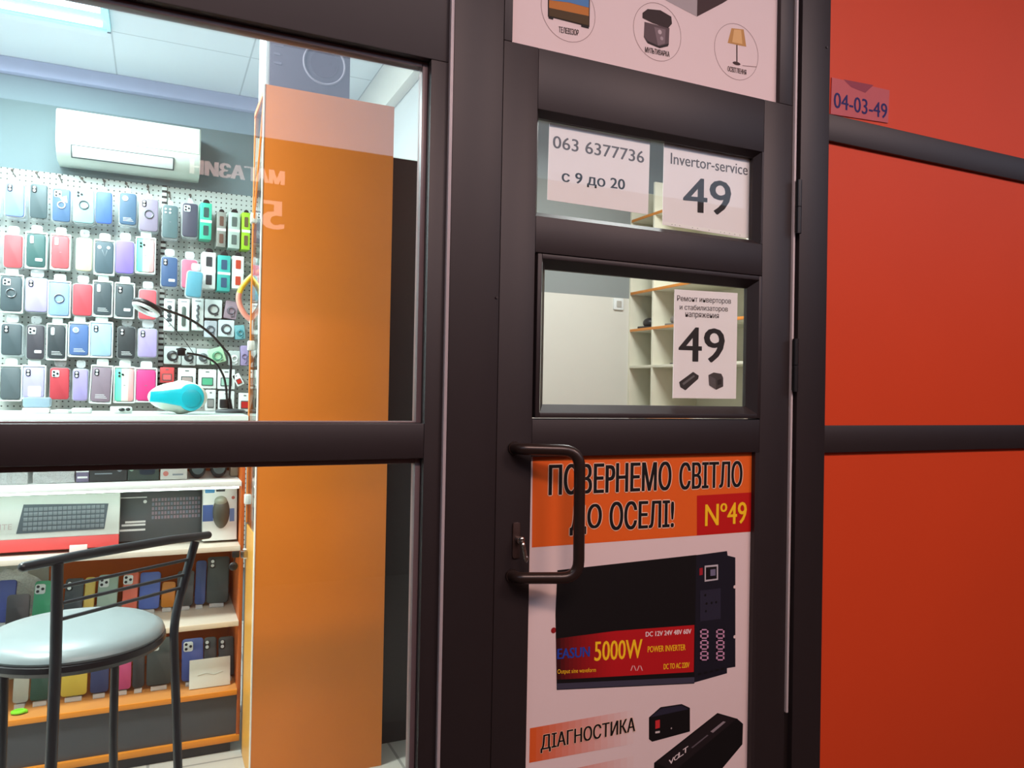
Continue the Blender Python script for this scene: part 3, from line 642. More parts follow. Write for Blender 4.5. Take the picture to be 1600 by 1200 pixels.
R3 = [((1, 432, 34, 486), '#3d4c52', 'dark slate phone case with white camera', 'white', 'square', 'ring'), ((40, 435, 74, 487), '#a89bcf', 'lavender phone case', 'clear', 'dual', None), ((77, 442, 108, 493), '#86a5d6', 'light blue phone case with ring', 'white', None, 'ring'),
      ((114, 444, 144, 493), '#c8404c', 'plain red phone case', 'clear', None, None), ((147, 442, 174, 492), '#37434a', 'charcoal phone case with white text', 'white', 'bar', 'text'), ((181, 445, 208, 495), '#3c484e', 'charcoal ring phone case in white pack', 'white', 'dual', 'sticker'),
      ((217, 453, 244, 499), '#d2505a', 'coral red phone case behind the lamp head', 'clear', None, 'sticker')]
for i, (r, col, d, pk, cm, ex) in enumerate(R3): hang_case(r, col, d, 'third', i, pk, cm, ex)
R4 = [((2, 506, 34, 555), '#3e4b52', 'dark slate phone case', 'clear', 'dual', None), ((42, 508, 69, 561), '#39363f', 'black plum phone case with sticker', 'thin', 'square', 'sticker'), ((75, 509, 102, 560), '#2b3338', 'black phone case in white pack', 'white', 'bar', 'text'),
      ((109, 507, 138, 555), '#43629c', 'denim blue phone case', 'white', 'round', 'text'), ((142, 506, 174, 556), '#9cbce0', 'pale sky blue phone case', 'white', 'dual', None), ((184, 511, 211, 560), '#262b2e', 'glossy black phone case', 'thin', 'dual', 'text'),
      ((216, 514, 245, 558), '#a795c8', 'lavender phone case', 'clear', 'dual', None)]
for i, (r, col, d, pk, cm, ex) in enumerate(R4): hang_case(r, col, d, 'fourth', i, pk, cm, ex)
R5 = [((1, 574, 32, 624), '#4f5a5f', 'grey phone case', 'white', None, None), ((36, 574, 69, 621), '#aea6d6', 'lavender phone case with white block', 'white', 'dual', 'block'), ((78, 575, 108, 624), '#bd3440', 'deep red phone case', 'thin', 'square', None),
      ((114, 577, 137, 626), '#a091c8', 'lilac phone case', 'clear', 'dual', None), ((142, 574, 172, 628), '#84707f', 'dusty mauve phone case in tilted pack', 'white', 'dual', 'text'), ((180, 576, 209, 627), PASTEL, 'mint cream and pink striped phone case', 'white', 'tri', 'label'),
      ((213, 578, 243, 626), '#de2f7b', 'hot pink phone case', 'white', None, 'label')]
for i, (r, col, d, pk, cm, ex) in enumerate(R5): hang_case(r, col, d, 'bottom', i, pk, cm, ex, tilt=R(-2) if i == 4 else 0)
# slim watch strap boxes with two windows
def strap_box(r, col, win, label, D=4.34, edge=None):
    x0, x1, z0, z1 = rect(*r, D); w, h = x1-x0, z1-z0
    t = thing('strap_box', label, 'box', ((x0+x1)/2, D-DF, z0), (0, 0, R(4)), 'slim window boxes hanging on the pegboard')
    M().box(-w/2, w/2, 0, .085, 0, h, .003).build('carton', mat(col, 0.4), t)
    M().box(-w*.5, w*.5, -.001, .002, h*.46, h*.53).build('white_band', WHITE, t)
    for q in (.10, .60): M().rrect(0, h*(q+.14), w*.46, h*.27, .004, -.0015, .002).build('window', mat(win, 0.25), t)
    M().disc(0, h+.002, w*.30, .002, .006, 20, b=.001).build('hanger', BLACK, t)
R1R = 'slim box with two dark windows, '
strap_box((313, 317, 331, 374), '#3fbf9f', '#3d5a58', 'turquoise slim box with two windows in the top row')
strap_box((339, 331, 353, 386), '#8d8f88', '#6d5248', 'grey slim box with brown windows in the top row')
strap_box((357, 332, 375, 388), '#b3c6bd', '#5c6a66', 'pale grey green slim box with two windows in the top row')
strap_box((378, 332, 391, 390), '#9fd12f', '#6a5b3e', 'lime green slim box beside the orange cabinet strip')
strap_box((316, 394, 337, 451), '#e6eeea', '#41464a', 'white slim box with dark windows in the second row')
strap_box((340, 399, 360, 455), '#3fb3aa', '#3c5c78', 'teal slim box with blue windows in the second row')
strap_box((363, 400, 381, 451), '#e6ebe6', '#c24a36', 'white slim box with red windows in the second row')
strap_box((397, 404, 408, 460), '#8fc6b6', '#7c9ca4', 'pale teal slim box seen through the cabinet side glass in second row')
strap_box((398, 340, 408, 392), '#c6cfc8', '#6a7470', 'pale slim box seen through the cabinet side glass in top row')
# tall white cable boxes
def cable_box(r, label, kind, D=4.38):
    x0, x1, z0, z1 = rect(*r, D); w, h = x1-x0, z1-z0
    t = thing('cable_box', label, 'box', ((x0+x1)/2, D-DF, z0), (0, 0, 0), 'tall white cable boxes on the pegboard')
    M().box(-w/2, w/2, 0, .07, 0, h, .002).build('carton', WPACK, t)
    b = M()
    if kind == 0: [b.ell((0, -.001, h*(.22+.13*k)), .011+.003*(k % 2), .004, .011, mat('#3f4a4e') if k else LENS) for k in range(5)]
    elif kind == 1: b.rrect(0, h*.45, w*.36, h*.62, .008, -.004, .001, .001, mat('#52605a', 0.4))
    else: b.tube([(.004*math.sin(k*1.9), -.003, h*(.12+.055*k)) for k in range(13)], .006, 8, mat('#5c6468', 0.4))
    b.box(-w*.25, w*.25, -.0012, 0, h*.90, h*.93, m=GRY)
    b.build('cable', None, t)
cable_box((256, 467, 273, 517), 'tall white box with round beads printed, left of three cable boxes', 0)
cable_box((278, 467, 296, 517), 'tall white box with straight dark cable, middle of three cable boxes', 1)
cable_box((300, 466, 318, 516), 'tall white box with twisted grey cable, right of three cable boxes', 2)
# square blister packs with a coiled cable
def coil_pack(r, label, col='#dde6e4', coil='#4a5054', tilt=0, n=2, D=4.38, bag=None):
    x0, x1, z0, z1 = rect(*r, D); w, h = x1-x0, z1-z0
    t = thing('coil_pack', label, 'cable pack', ((x0+x1)/2, D-DF, z0), (0, -tilt, 0), 'coiled cable packs on the pegboard')
    M().rrect(0, h/2, w, h, .006, 0, .075, .002).build('card', mat(col, 0.35) if not bag else bag, t)
    b = M(); rr = min(w, h)*.30
    for k in range(n): b.ring(.002*k, h*.46, rr-.004*k, .0032, -.002-.002*k, m=mat(coil, 0.4))
    b.tube([(rr*.7, -.003, h*.46-rr*.6), (rr*.9, -.004, h*.2), (rr*.2, -.003, h*.12)], .003, 8, mat(coil, 0.4))
    b.build('cable', None, t)
coil_pack((320, 468, 347, 497), 'white square pack with round black coil above the lamp neck')
coil_pack((349, 470, 369, 498), 'mauve bag with coiled cable beside the square white pack', '#9a8793', '#6d6470', R(-8))
coil_pack((319, 501, 339, 527), 'grey white pack with half hidden coil behind the lamp neck', '#c3cdd6', '#5b6670')
coil_pack((341, 500, 366, 526), 'white pack with dark coil, middle of the lower coil packs', '#d5e6e8')
coil_pack((368, 508, 384, 530), 'teal pack with small coil next to the cabinet strip', '#6fa9b0', '#3f8d98', R(6))
coil_pack((256, 541, 283, 569), 'clear bag with black earphone coil, leftmost of the lower bags', '#b9c4c1', '#2e3234', 0, 3)
coil_pack((284, 543, 306, 571), 'clear bag with earphone coil behind the clamp head', '#b3bcba', '#33383a', 0, 3)
coil_pack((307, 545, 328, 570), 'clear bag with grey coil right of the clamp head', '#c0c9c6', '#5d6669', 0, 3)
coil_pack((331, 543, 355, 567), 'pale green bag with white coil tilted on the pegboard', '#a4cfa8', '#5f9a78', R(18), 2, 4.36)
coil_pack((357, 548, 375, 571), 'grey bag with white coil right of the pale green bag', '#b3bdbb', '#dfe8e6', 0, 2)
coil_pack((376, 540, 388, 571), 'lilac bag at the end of the earphone row', '#9a8db3', '#766c90', 0, 1)
def window_card(r, label, col, win, D=4.38, tilt=0, red=False):
    x0, x1, z0, z1 = rect(*r, D); w, h = x1-x0, z1-z0
    t = thing('window_card', label, 'blister card', ((x0+x1)/2, D-DF, z0), (0, -tilt, 0), 'small blister cards on the pegboard')
    M().rrect(0, h/2, w, h, .004, 0, .06, .0015).build('card', mat(col, 0.4), t)
    b = M().rrect(0, h*.36, w*.66, h*.44, .004, -.002, .002, 0, mat('#4c5a58', 0.4)); b.rrect(0, h*.36, w*.56, h*.34, .003, -.003, .002, 0, mat(win, 0.3)); b.build('window', None, t)
    M().rrect(0, h*.86, w*.22, h*.06, .002, -.001, .002).build('hang_slot', mat('#6a7472'), t)
window_card((250, 574, 272, 598), 'red card left of the white window cards', '#cf4a4c', '#d9686a')
window_card((278, 575, 306, 606), 'white card with pinkish window above the teal gadget', '#dfe6e2', '#a89a96')
window_card((310, 577, 338, 607), 'white card with green window, middle of three', '#e0e8e3', '#55b28a')
window_card((340, 577, 367, 608), 'white card with pale green window behind the lamp stem', '#dce5e1', '#9cc7b4')
window_card((371, 583, 383, 602), 'white card with red square set as a diamond', '#dfe2de', '#b8322c', tilt=R(28))
window_card((321, 609, 337, 642), 'white card with grey window right of the teal gadget', '#d5dcd9', '#8d8f8c')
window_card((341, 611, 366, 642), 'white card with dark window behind the lamp clamp', '#d3dad7', '#565c5c')
window_card((373, 614, 392, 643), 'white card with red window beside the cabinet strip', '#d8dcd8', '#b52a28')
window_card((397, 578, 408, 603), 'white card seen through the cabinet side glass in the lower row', '#dfe6e0', '#8fae9a')
window_card((397, 610, 407, 640), 'pale card seen through the cabinet side glass at the counter', '#cfcfc4', '#8f8a80')
coil_pack((397, 490, 408, 530), 'pale pack seen through the cabinet side glass in the coil rows', '#d9dfd9', '#8d9490', 0, 1)
# ================================================================== DISPLAY COUNTER
DC = 2.90; YC = DC-DF
cx0, cx1 = -1.5, P(382, 800, DC).x
zk = HC-P(200, 653, DC).z
ztopc = P(200, 648, DC).z
zs = [P(200, 757, DC).z, P(200, 863, DC).z, P(200, 987, DC).z, P(200, 1100, DC).z]
zbs = P(240, 1173, DC).z
co = thing('display_counter', 'orange display counter with open stepped shelves behind the stool', 'counter', ((cx0+cx1)/2, YC+.2, 0))
YK = YC+.40
xo = P(76, 890, DC+.38).x
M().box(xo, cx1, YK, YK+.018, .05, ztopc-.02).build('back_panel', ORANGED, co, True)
tag(M().box(cx0, xo-.001, YK, YK+.018, .05, ztopc-.02).build('back_panel', mat('#b8bcb6', 0.5), co, True), 'pale grey back panel')
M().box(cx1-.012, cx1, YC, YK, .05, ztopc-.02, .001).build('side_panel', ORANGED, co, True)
ct_ = M().box(cx0, cx1+.004, YC-.02, YK+.02, ztopc-.02, ztopc, .002).build('counter_top', mat('#c9dad6', 0.2), co, True)
tag(M().box(cx0, cx1+.004, YC-.024, YC-.0195, ztopc-.018, ztopc-.002).build('edge', mat('#e6f4f0', 0.3), ct_, True), 'bright glass edge')
SHW = mat('#d2cdbf', 0.4); OEDGE = mat('#e08a2a', 0.4)
for k, z in enumerate(zs):
    s_ = M().box(cx0, cx1-.012, YC, YK, z-.018, z-.001, .001).build('shelf', (WHITE, SHW, SHW, mat('#c98a4a', .35))[k], co, True)
    M().box(cx0, cx1-.012, YC-.006, YC-.0002, z-.018, z+.000, .0008).build('shelf_edge', (mat('#f2faf6', 0.3), mat('#e0d8c8', .4), mat('#ddd0b8', .4), OEDGE)[k], s_, True)
M().box(cx0, cx1-.001, YC+.01, YC+.03, zbs, zs[3]-.018).build('base_panel', mat('#45464a', 0.5), co, True)
M().box(cx0, cx1-.001, YC-.004, YC+.01, zbs-.012, zbs+.010, .001).build('base_strip', OEDGE, co, True)
M().box(cx0, cx1-.03, YC+.012, YC+.03, 0.0, zbs-.012).build('plinth', mat('#303236', 0.6), co, True)
LED_FILL = mat('#f4fff8', .4, 0, .5, 0, emit=8.0)
for z, yo in ((ztopc-.022, .006), (zs[0]-.020, .006), (zs[1]-.020, .055), (zs[2]-.020, .055)):  # lower two strips are added, hidden behind the edges, to brighten the shelves
    M().box(cx0, cx1-.02, YC+yo, YC+yo+.01, z-.006, z, .001).build('led_and_fill_strip', LED_FILL, co, True)
# goods: cartons
def carton(name, label, cat, r, D, dep, col, rough=.45, group=None, rx=0.0, rz=0.0, zbase=None, deco=None):
    x0, x1, z0, z1 = rect(*r, D)
    if zbase is not None: z0 = zbase
    w, h = x1-x0, z1-z0
    t = thing(name, label, cat, ((x0+x1)/2, D-DF, z0+dep*abs(math.sin(rx))+.001), (rx, 0, rz), group)
    M().box(-w/2, w/2, 0, dep, 0, h, .002).build('carton', mat(col, rough) if isinstance(col, str) else col, t)
    if deco:
        b = M(); deco(b, w, h); b.build('print', None, t)
    return t, w, h
D1s = 3.0; z1s = zs[0]
g1 = 'packed goods on the upper counter shelf'
def dd(b, w, h):
    b.box(-w*.38, w*.05, -.001, .0, h*.30, h*.37, m=STK); b.box(-w*.36, w*.1, -.001, 0, h*.18, h*.21, m=GRY); b.disc(w*.3, h*.30, .009, -.001, 0, 16, GRY)
carton('product_box', 'black product box with pale print on the upper counter shelf', 'box', (140, 690, 199, 753), D1s, .10, '#2e3132', group=g1, zbase=z1s, deco=dd)
def dd(b, w, h):
    b.box(-w*.46, -w*.25, -.001, 0, h*.62, h*.72, m=mat('#7fa08c')); b.disc(-w*.38, h*.3, .007, -.001, 0, 14, mat('#7fa08c')); b.rrect(w*.12, h*.45, w*.5, h*.6, .01, -.002, 0, 0, mat('#2a3440', .3))
carton('product_box', 'dark green blue product box right of the black box', 'box', (200, 692, 249, 751), D1s, .10, '#33423c', group=g1, zbase=z1s, deco=dd)
def dd(b, w, h):
    b.disc(0, h*.74, w*.33, -.002, 0, 28, mat('#3c4042', .3)); b.disc(0, h*.74, w*.22, -.004, 0, 24, mat('#22282a', .3)); b.disc(-w*.3, h*.16, .009, -.001, 0, 14, mat('#c47a70')); b.box(-w*.05, w*.35, -.001, 0, h*.11, h*.15, m=GRY)
carton('product_box', 'pale grey box with round dark picture on the upper counter shelf', 'box', (251, 690, 293, 750), D1s, .09, '#c7cac4', group=g1, zbase=z1s, deco=dd)
def dd(b, w, h): b.box(-w*.4, w*.4, -.001, 0, h*.2, h*.3, m=STK); b.box(-w*.5, w*.5, -.0015, 0, h*.52, h*1.0, m=WHITE)
carton('product_box', 'small purple and white box left of the black box', 'box', (119, 724, 139, 752), D1s, .08, '#77708c', group=g1, zbase=z1s, deco=dd)
carton('product_box', 'small beige box at the right end of upper counter shelf', 'box', (360, 727, 374, 748), D1s+.05, .06, '#a39a84', group=g1, zbase=z1s)
def wrapped(label, r, col, inner, D):
    x0, x1, z0, z1 = rect(*r, D); z0 = z1s; w, h = x1-x0, z1-z0
    t = thing('wrapped_gift_tin', label, 'wrapped product', ((x0+x1)/2, D-DF, z0), (0, 0, 0), 'round wrapped products on the upper counter shelf')
    M().ell((0, .05, h*.62), w*.30, .03, w*.30, mat(col, .25)).ring(0, h*.62, w*.31, .006, .03, m=CHROME).build('disc', None, t)
    b = M(); bm = bmesh.new(); bmesh.ops.create_cube(bm, size=1); bmesh.ops.subdivide_edges(bm, edges=list(bm.edges), cuts=5, use_grid_fill=True)
    rn = random.Random(len(label))
    for v in bm.verts: v.co = Vector((v.co.x*w*(.96+.08*rn.random()), .05+v.co.y*.1*(.9+.2*rn.random()), max(0, h*.5+v.co.z*h*(.96+.08*rn.random()))))
    b.take(bm); o = b.build('cellophane', WRAP, t)
    for p in o.data.polygons: p.use_smooth = False
wrapped('clear pack with red round object on upper counter shelf', (-6, 690, 44, 750), '#b23a40', None, D1s)
wrapped('crinkled silver wrapped round grey product on upper counter shelf', (52, 692, 117, 749), '#6f7a78', None, D1s)
# tangled earphones
x0, x1, z0, z1 = rect(294, 700, 358, 748, D1s)
t = thing('headphones', 'pair of dark headphones lying at the right of upper counter shelf', 'headphones', ((x0+x1)/2, D1s-DF, z1s))
hw = (x1-x0)/2
for sx in (-1, 1):
    b = M().ell((sx*hw*.52, .04, .035), hw*.42, .03, .035, mat('#2c3638', .4)); b.disc(sx*hw*.52, .037, .02, .0, .03, 20, mat('#4b5a5c', .35)); b.build('ear_cup', None, t)
M().tube([(hw*.52*math.cos(R(a)), .06, .05+.075*math.sin(R(a))) for a in range(0, 181, 12)], .006, 8).build('headband', BLACK, t)
# keyboards and mouse on shelf two
z2s = zs[1]; D2s = 2.96
LEAN = R(-14)
x0, x1, z0, z1 = rect(-130, 781, 186, 853, D2s)
w, h = x1-x0, z1-z2s
t = thing('keyboard_box', 'long white keyboard box with red lower edge on counter shelf', 'box', ((x0+x1)/2, D2s-DF, z2s+.0125), (LEAN, 0, 0))
M().box(-w/2, w/2, 0, .045, h*.22, h, .002).build('carton', mat('#dfeae4', .4), t)
M().box(-w/2, w/2, -.0015, .045, 0, h*.22, .002).build('red_edge', mat('#d6504e', .4), t)
b = M(); wl, wr = w*(-.5+.655-.16), w*.40
wl = P(28, 815, D2s).x-(x0+x1)/2; wr = P(166, 815, D2s).x-(x0+x1)/2
b.prism([(wl-.006, h*.32), (wr-.006, h*.33), (wr+.004, h*.80), (wl+.010, h*.84)], -.002, .001, 0, mat('#5d6b72', .25)).build('window', None, t)
b = M()
for j in range(5):
    for k in range(17):
        u = wl+.012+(wr-wl-.018)*k/17; b.box(u, u+(wr-wl)/17*.78, -.0035, -.001, h*(.36+.088*j), h*(.36+.088*j+.066), .0006, mat('#7f8e94', .35))
b.build('keys', None, t)
b = M(); txt(b, 'ELITE', P(0, 823, D2s).x-(x0+x1)/2-.03, P(17, 823, D2s).x-(x0+x1)/2, h*.40, h*.50, -.001, mat('#c9c0bc')); b.build('lettering', None, t)
x0, x1, z0, z1 = rect(184, 772, 320, 838, 3.02); w, h = x1-x0, z1-z2s
t = thing('keyboard_box', 'black keyboard box with keyboard picture beside the white one', 'box', ((x0+x1)/2, 3.04-DF, z2s+.011), (LEAN, 0, 0))
M().box(-w/2, w/2, 0, .04, 0, h, .002).build('carton', mat('#575d60', .4), t)
b = M()
for j in range(5):
    for k in range(16):
        u = -w*.12+w*.58*k/16; b.box(u, u+w*.58/16*.7, -.0012, 0, h*(.42+.09*j), h*(.42+.09*j+.06), m=mat('#97848f', .4) if (j+k) % 3 else mat('#7b8594', .4))
b.build('keyboard_picture', None, t)
b = M().box(-w*.48, -w*.18, -.0012, 0, h*.86, h*.88, m=STK); b.disc(-w*.2, h*.78, .006, -.0012, 0, 14, STK); b.box(-w*.42, -w*.19, -.0012, 0, h*.36, h*.40, m=STK); b.box(-w*.46, -w*.19, -.0012, 0, h*.30, h*.34, m=STK); b.box(-w*.48, -w*.19, -.0012, 0, h*.20, h*.24, m=STK)
b.build('print', None, t)
x0, x1, z0, z1 = rect(317, 764, 371, 838, 2.97); w, h = x1-x0, z1-z2s
t = thing('mouse_pack', 'white computer mouse pack at right end of the keyboard shelf', 'mouse pack', ((x0+x1)/2, 2.97-DF, z2s+.0085), (R(-8), 0, 0))
M().box(-w/2, w/2, 0, .05, 0, h, .003).build('card', mat('#e6ece8', .4), t)
M().ell((0.004, -.001, h*.52), w*.25, .020, h*.30, mat('#5a5a50', .25)).ell((0.002, -.004, h*.72), w*.19, .018, h*.10, mat('#9aa08f', .25)).build('mouse', None, t)
b = M().rrect(-w*.30, h*.92, w*.28, h*.08, .003, -.001, 0, 0, mat('#3a8cc4')); b.box(-w*.12, w*.14, -.001, 0, h*.90, h*.945, m=BLACK); b.box(-w*.5, -w*.2, -.001, 0, h*.36, h*.66, m=mat('#4a68a8', .4)); b.box(w*.28, w*.42, -.001, 0, h*.34, h*.58, m=mat('#6f8cc0', .4)); b.disc(w*.38, h*.78, .006, -.001, 0, 14, mat('#c46a5e'))
b.build('print', None, t)
carton('price_tag', 'small clear price tag under the red keyboard box edge', 'price tag', (108, 852, 136, 866), 2.91, .003, '#d8c3bd', zbase=z2s, rx=R(-20))
for k, (r, d, c) in enumerate([((-6, 766, 8, 782), 'dark navy small box behind the white keyboard box', '#3a4054'), ((10, 766, 38, 782), 'grey striped small box behind the white keyboard box', '#5d646e'), ((40, 766, 52, 782), 'small silver pack behind the white keyboard box', '#9aa4a4'), ((52, 766, 74, 782), 'small dark grey box at the end of the orange back panel', '#5a6260')]):
    carton('product_box', d, 'box', r, 3.16, .06, c, group='small boxes behind the keyboard box', zbase=z2s)
# ---- phone cases standing on the two lower shelves
def stand_case(r, col, label, D, zb, row, cam='dual', lean=-16, wide=None, yaw=0):
    x0, x1, z0, z1 = rect(*r, D); w = x1-x0; h = z1-zb-.012
    t = thing('phone_case', label, 'phone case', ((x0+x1)/2, D-DF, zb), (0, 0, R(yaw)), 'phone cases standing on the %s counter shelf' % row)
    xf = Matrix.Translation((0, 0, .012)) @ Matrix.Rotation(R(lean), 4, 'X')
    s = M().rrect(0, h*.5, w, h, .011, 0, .011, .003, xf=xf).build('case_shell', mat(col, .42, 0, .45, .05, 30), t)
    c = cutout(cam, w, h, 0)
    if c:
        c.v = [xf @ v for v in c.v]; c.build('camera_cutout', None, s)
    M().box(-w*.32, w*.32, -.022, .045, 0, .003, .001).box(-w*.32, w*.32, -.022, -.019, .003, .016, .001).box(-w*.3, w*.3, .034, .037, .018, h*.5, .001, xf=Matrix.Translation((0, .006, 0)) @ Matrix.Rotation(R(lean), 4, 'X')).build('clear_stand', CLEAR, t)
D3s, z3s = 3.12, zs[2]
for r, c, d, cm in [((-10, 908, 21, 950), '#3f4f96', 'royal blue case at left window edge, third counter shelf', None), ((49, 909, 82, 958), '#3d9a74', 'bright green case left of the stool post, third counter shelf', 'square'),
                    ((98, 905, 128, 950), '#3b444a', 'dark grey case just right of the stool post, third counter shelf', 'dual'), ((129, 903, 146, 950), '#c9b25a', 'mustard yellow case behind the stool rails', None),
                    ((150, 899, 182, 950), '#93aca0', 'pale sage case behind the stool rails', 'square'), ((190, 895, 214, 948), '#cf6752', 'coral orange case behind the stool rails', 'square'), ((216, 895, 249, 948), '#4f68b4', 'blue striped case behind the stool rails', None),
                    ((251, 910, 273, 950), '#c07a22', 'amber brown case behind the stool rails', None), ((275, 893, 302, 955), '#43494a', 'dark patterned case behind the right stool post', None), ((304, 877, 321, 945), '#3a4f86', 'navy blue case right of the stool post, third counter shelf', None),
                    ((322, 871, 357, 948), '#454f4e', 'large dark grey case at right end of third counter shelf', 'dual')]:
    stand_case(r, c, d, D3s, z3s, 'third', cm, yaw=-8)
stand_case((8, 930, 45, 975), '#34373a', 'black case in front at the left, third counter shelf', D3s-.1, z3s, 'third', None)
D4s, z4s = 2.98, zs[3]
for r, c, d, cm in [((20, 1030, 45, 1068), '#aeb4aa', 'pale grey case below the seat at left, lowest shelf', None), ((47, 1032, 80, 1100), '#33544a', 'dark green case left of the stool post, lowest shelf', 'dual'), ((95, 1026, 136, 1095), '#cdb94a', 'yellow case right of the stool post, lowest shelf', None),
                    ((141, 1015, 170, 1085), '#36436e', 'navy case between stool legs, lowest shelf', None), ((172, 1008, 205, 1086), '#bf4f80', 'pink case behind the middle stool leg, lowest shelf', None), ((207, 1003, 226, 1082), '#35393c', 'narrow black case right of the pink one, lowest shelf', None),
                    ((229, 999, 268, 1082), '#3f4848', 'dark grey green case left of the right stool leg, lowest shelf', 'square'), ((284, 1000, 318, 1080), '#44589e', 'royal blue case right of the stool leg, lowest shelf', 'square'), ((319, 998, 339, 1070), '#3c4144', 'slate case behind the white card, lowest shelf', 'dual'), ((342, 997, 366, 1075), '#3f4446', 'charcoal case at right end of the lowest shelf', 'dual')]:
    stand_case(r, c, d, D4s+.03, z4s, 'lowest', cm)
def dd(b, w, h): b.tube([(-w*.3, -.001, h*.45), (-w*.1, -.001, h*.5), (w*.1, -.001, h*.42), (w*.32, -.001, h*.5)], .0012, 6, mat('#b9c4bd'))
carton('price_card', 'white price card leaning on cases on the lowest shelf', 'price card', (296, 1031, 360, 1080), 2.95, .002, '#d5ddd4', zbase=z4s, rx=R(-12), deco=dd)
q = P(30, 1086, 2.95); t = thing('lime_ring', 'small lime green ring lying on the lowest shelf at left', 'phone ring', (q.x, q.y, z4s))
M().tube([(.018*math.cos(R(a)), .014*math.sin(R(a)), .006) for a in range(0, 361, 20)], .005, 8).box(-.022, .026, -.008, .002, 0, .010, .003).build('ring', mat('#7fd830', .4), t)
# silver wrapped bundle on the third shelf at left
q = rect(-50, 872, 64, 955, 3.2); t = thing('cellophane_bag', 'crumpled clear bag at left of the third counter shelf', 'plastic bag', ((q[0]+q[1])/2, 3.245-DF, z3s))
bm = bmesh.new(); bmesh.ops.create_icosphere(bm, subdivisions=4, radius=1); rn = random.Random(8)
for v in bm.verts:
    k = 1+.16*math.sin(v.co.x*9+v.co.z*5)*math.cos(v.co.y*8+v.co.z*7)+.05*rn.random()
    v.co = Vector((v.co.x*.105*k, v.co.y*.032*k, max(0, .075+v.co.z*.085*k)))
M().take(bm).build('film', WRAP, t)
# ---- on the counter top
q = P(278, 625, 3.0); gx = q.x
t = thing('hair_dryer', 'white and turquoise rounded hand gadget with round disc on counter', 'gadget', (gx, 3.0-DF, ztopc))
hw = (P(324, 625, 3.0).x-P(230, 625, 3.0).x)/2; hh = P(278, 594, 3.0).z-ztopc
def egg(sx, sz, ys, cx=0, cz=0):
    bm = bmesh.new(); bmesh.ops.create_uvsphere(bm, u_segments=36, v_segments=20, radius=1)
    for v in bm.verts:
        u = v.co.x; k = 1.0-.18*(1-u)/2 if u < 0 else 1.0
        v.co = Vector((cx+u*sx, v.co.y*ys, cz+v.co.z*sz*k))
    return bm
M().take(egg(hw, hh*.5, .05, 0, hh*.5)).build('shell', mat('#e7eadb', .3), t)
TQ = mat('#10c0d2', .28, 0, .5, .03); TQ2 = mat('#0fa9ba', .3)
b = M(); pts = []
for a in range(-140, 141, 10): pts.append((hw*.42+hw*.44*math.cos(R(a)), hh*.5+hh*.40*math.sin(R(a))))
pts += [(-hw*.55, hh*.68), (-hw*.90, hh*.66), (-hw*.93, hh*.36), (-hw*.55, hh*.34)]
b.prism(pts, -.062, -.02, .006); b.build('turquoise_inset', TQ, t)
M().disc(hw*.42, hh*.48, hh*.26, -.067, -.055, 32, b=.002).build('button', TQ2, t)
x0, x1, z0, z1 = rect(33, 622, 76, 648, 2.98)
t = thing('blister_pack', 'pale blue and white pack lying on the counter at left', 'pack', ((x0+x1)/2, 3.0-DF, ztopc))
M().box(-(x1-x0)/2, (x1-x0)/2, 0, .05, 0, .018, .004).build('card', mat('#e9eeee', .4), t)
M().rrect(0, .036, (x1-x0), .034, .008, .01, .06, .003).build('blister', mat('#8ea7b8', .3), t)
for k, (r, d, c) in enumerate([((80, 640, 110, 650), 'flat white packet on the counter left of crinkled packets', '#d5dcd8'), ((112, 636, 143, 650), 'crinkled clear packet on the counter edge', '#c3cdc9'), ((176, 640, 205, 650), 'small packet with black dots on the counter', '#c9d2ce')]):
    x0, x1, z0, z1 = rect(*r, 3.02); t = thing('packet', d, 'packet', ((x0+x1)/2, 3.02-DF, ztopc), (0, 0, R(-10+12*k)), 'flat packets on the counter top')
    M().box(-(x1-x0)/2, (x1-x0)/2, -.02, .05, 0, .012+.006*k, .004).build('bag', mat(c, .3), t)
    if k == 2: M().ell((-.005, -.02, .014), .010, .008, .006).ell((.015, -.018, .015), .008, .006, .006).build('earbud', BLACK, t)
# gooseneck lamp
DL = 3.15
def q3(px, py, dd=0): return P(px, py, DL+dd)
bx = q3(360, 648)
t = thing('gooseneck_lamp', 'black gooseneck ring lamp with clamp arm standing on the counter', 'lamp', (bx.x, bx.y, ztopc))
M().disc(0, 0, 1, 0, 1) if False else None
M().lathe([(.055, 0), (.055, .008), (.048, .013), (.012, .016)], 32).build('base', mat('#3a3e40', .4), t)
sx = P(357, 600, DL).x
st_ = M().tube([Vector((bx.x, bx.y, ztopc+.012)), Vector((sx, bx.y, ztopc+.055))], .010, 12); st_.box(sx-.030, sx-.002, bx.y-.015, bx.y+.015, ztopc+.018, ztopc+.052, .003)
st_.build('clamp', BLACK, t, True)
def curve(ps, n=8):
    out = []; ps = [ps[0]]+ps+[ps[-1]]
    for i in range(1, len(ps)-2):
        for k in range(n):
            u = k/n; a, b_, c_, d_ = ps[i-1], ps[i], ps[i+1], ps[i+2]
            out.append(.5*((2*b_)+(-a+c_)*u+(2*a-5*b_+4*c_-d_)*u*u+(-a+3*b_-3*c_+d_)*u**3))
    return out+[ps[-2]]
nk = [q3(358, 632), q3(360, 590), q3(360, 560), q3(350, 545, -.02), q3(327, 520, -.05), q3(295, 498, -.09), q3(258, 484, -.13), q3(244, 478, -.15)]
M().tube(curve(nk), .0048, 10).build('gooseneck', BLACK, t, True)
nk = [q3(355, 632), q3(353, 605), q3(348, 585, -.01), q3(335, 566, -.03), q3(315, 556, -.05), q3(292, 552, -.06)]
M().tube(curve(nk), .0044, 10).build('gooseneck', BLACK, t, True)
q = q3(284, 551, -.065)
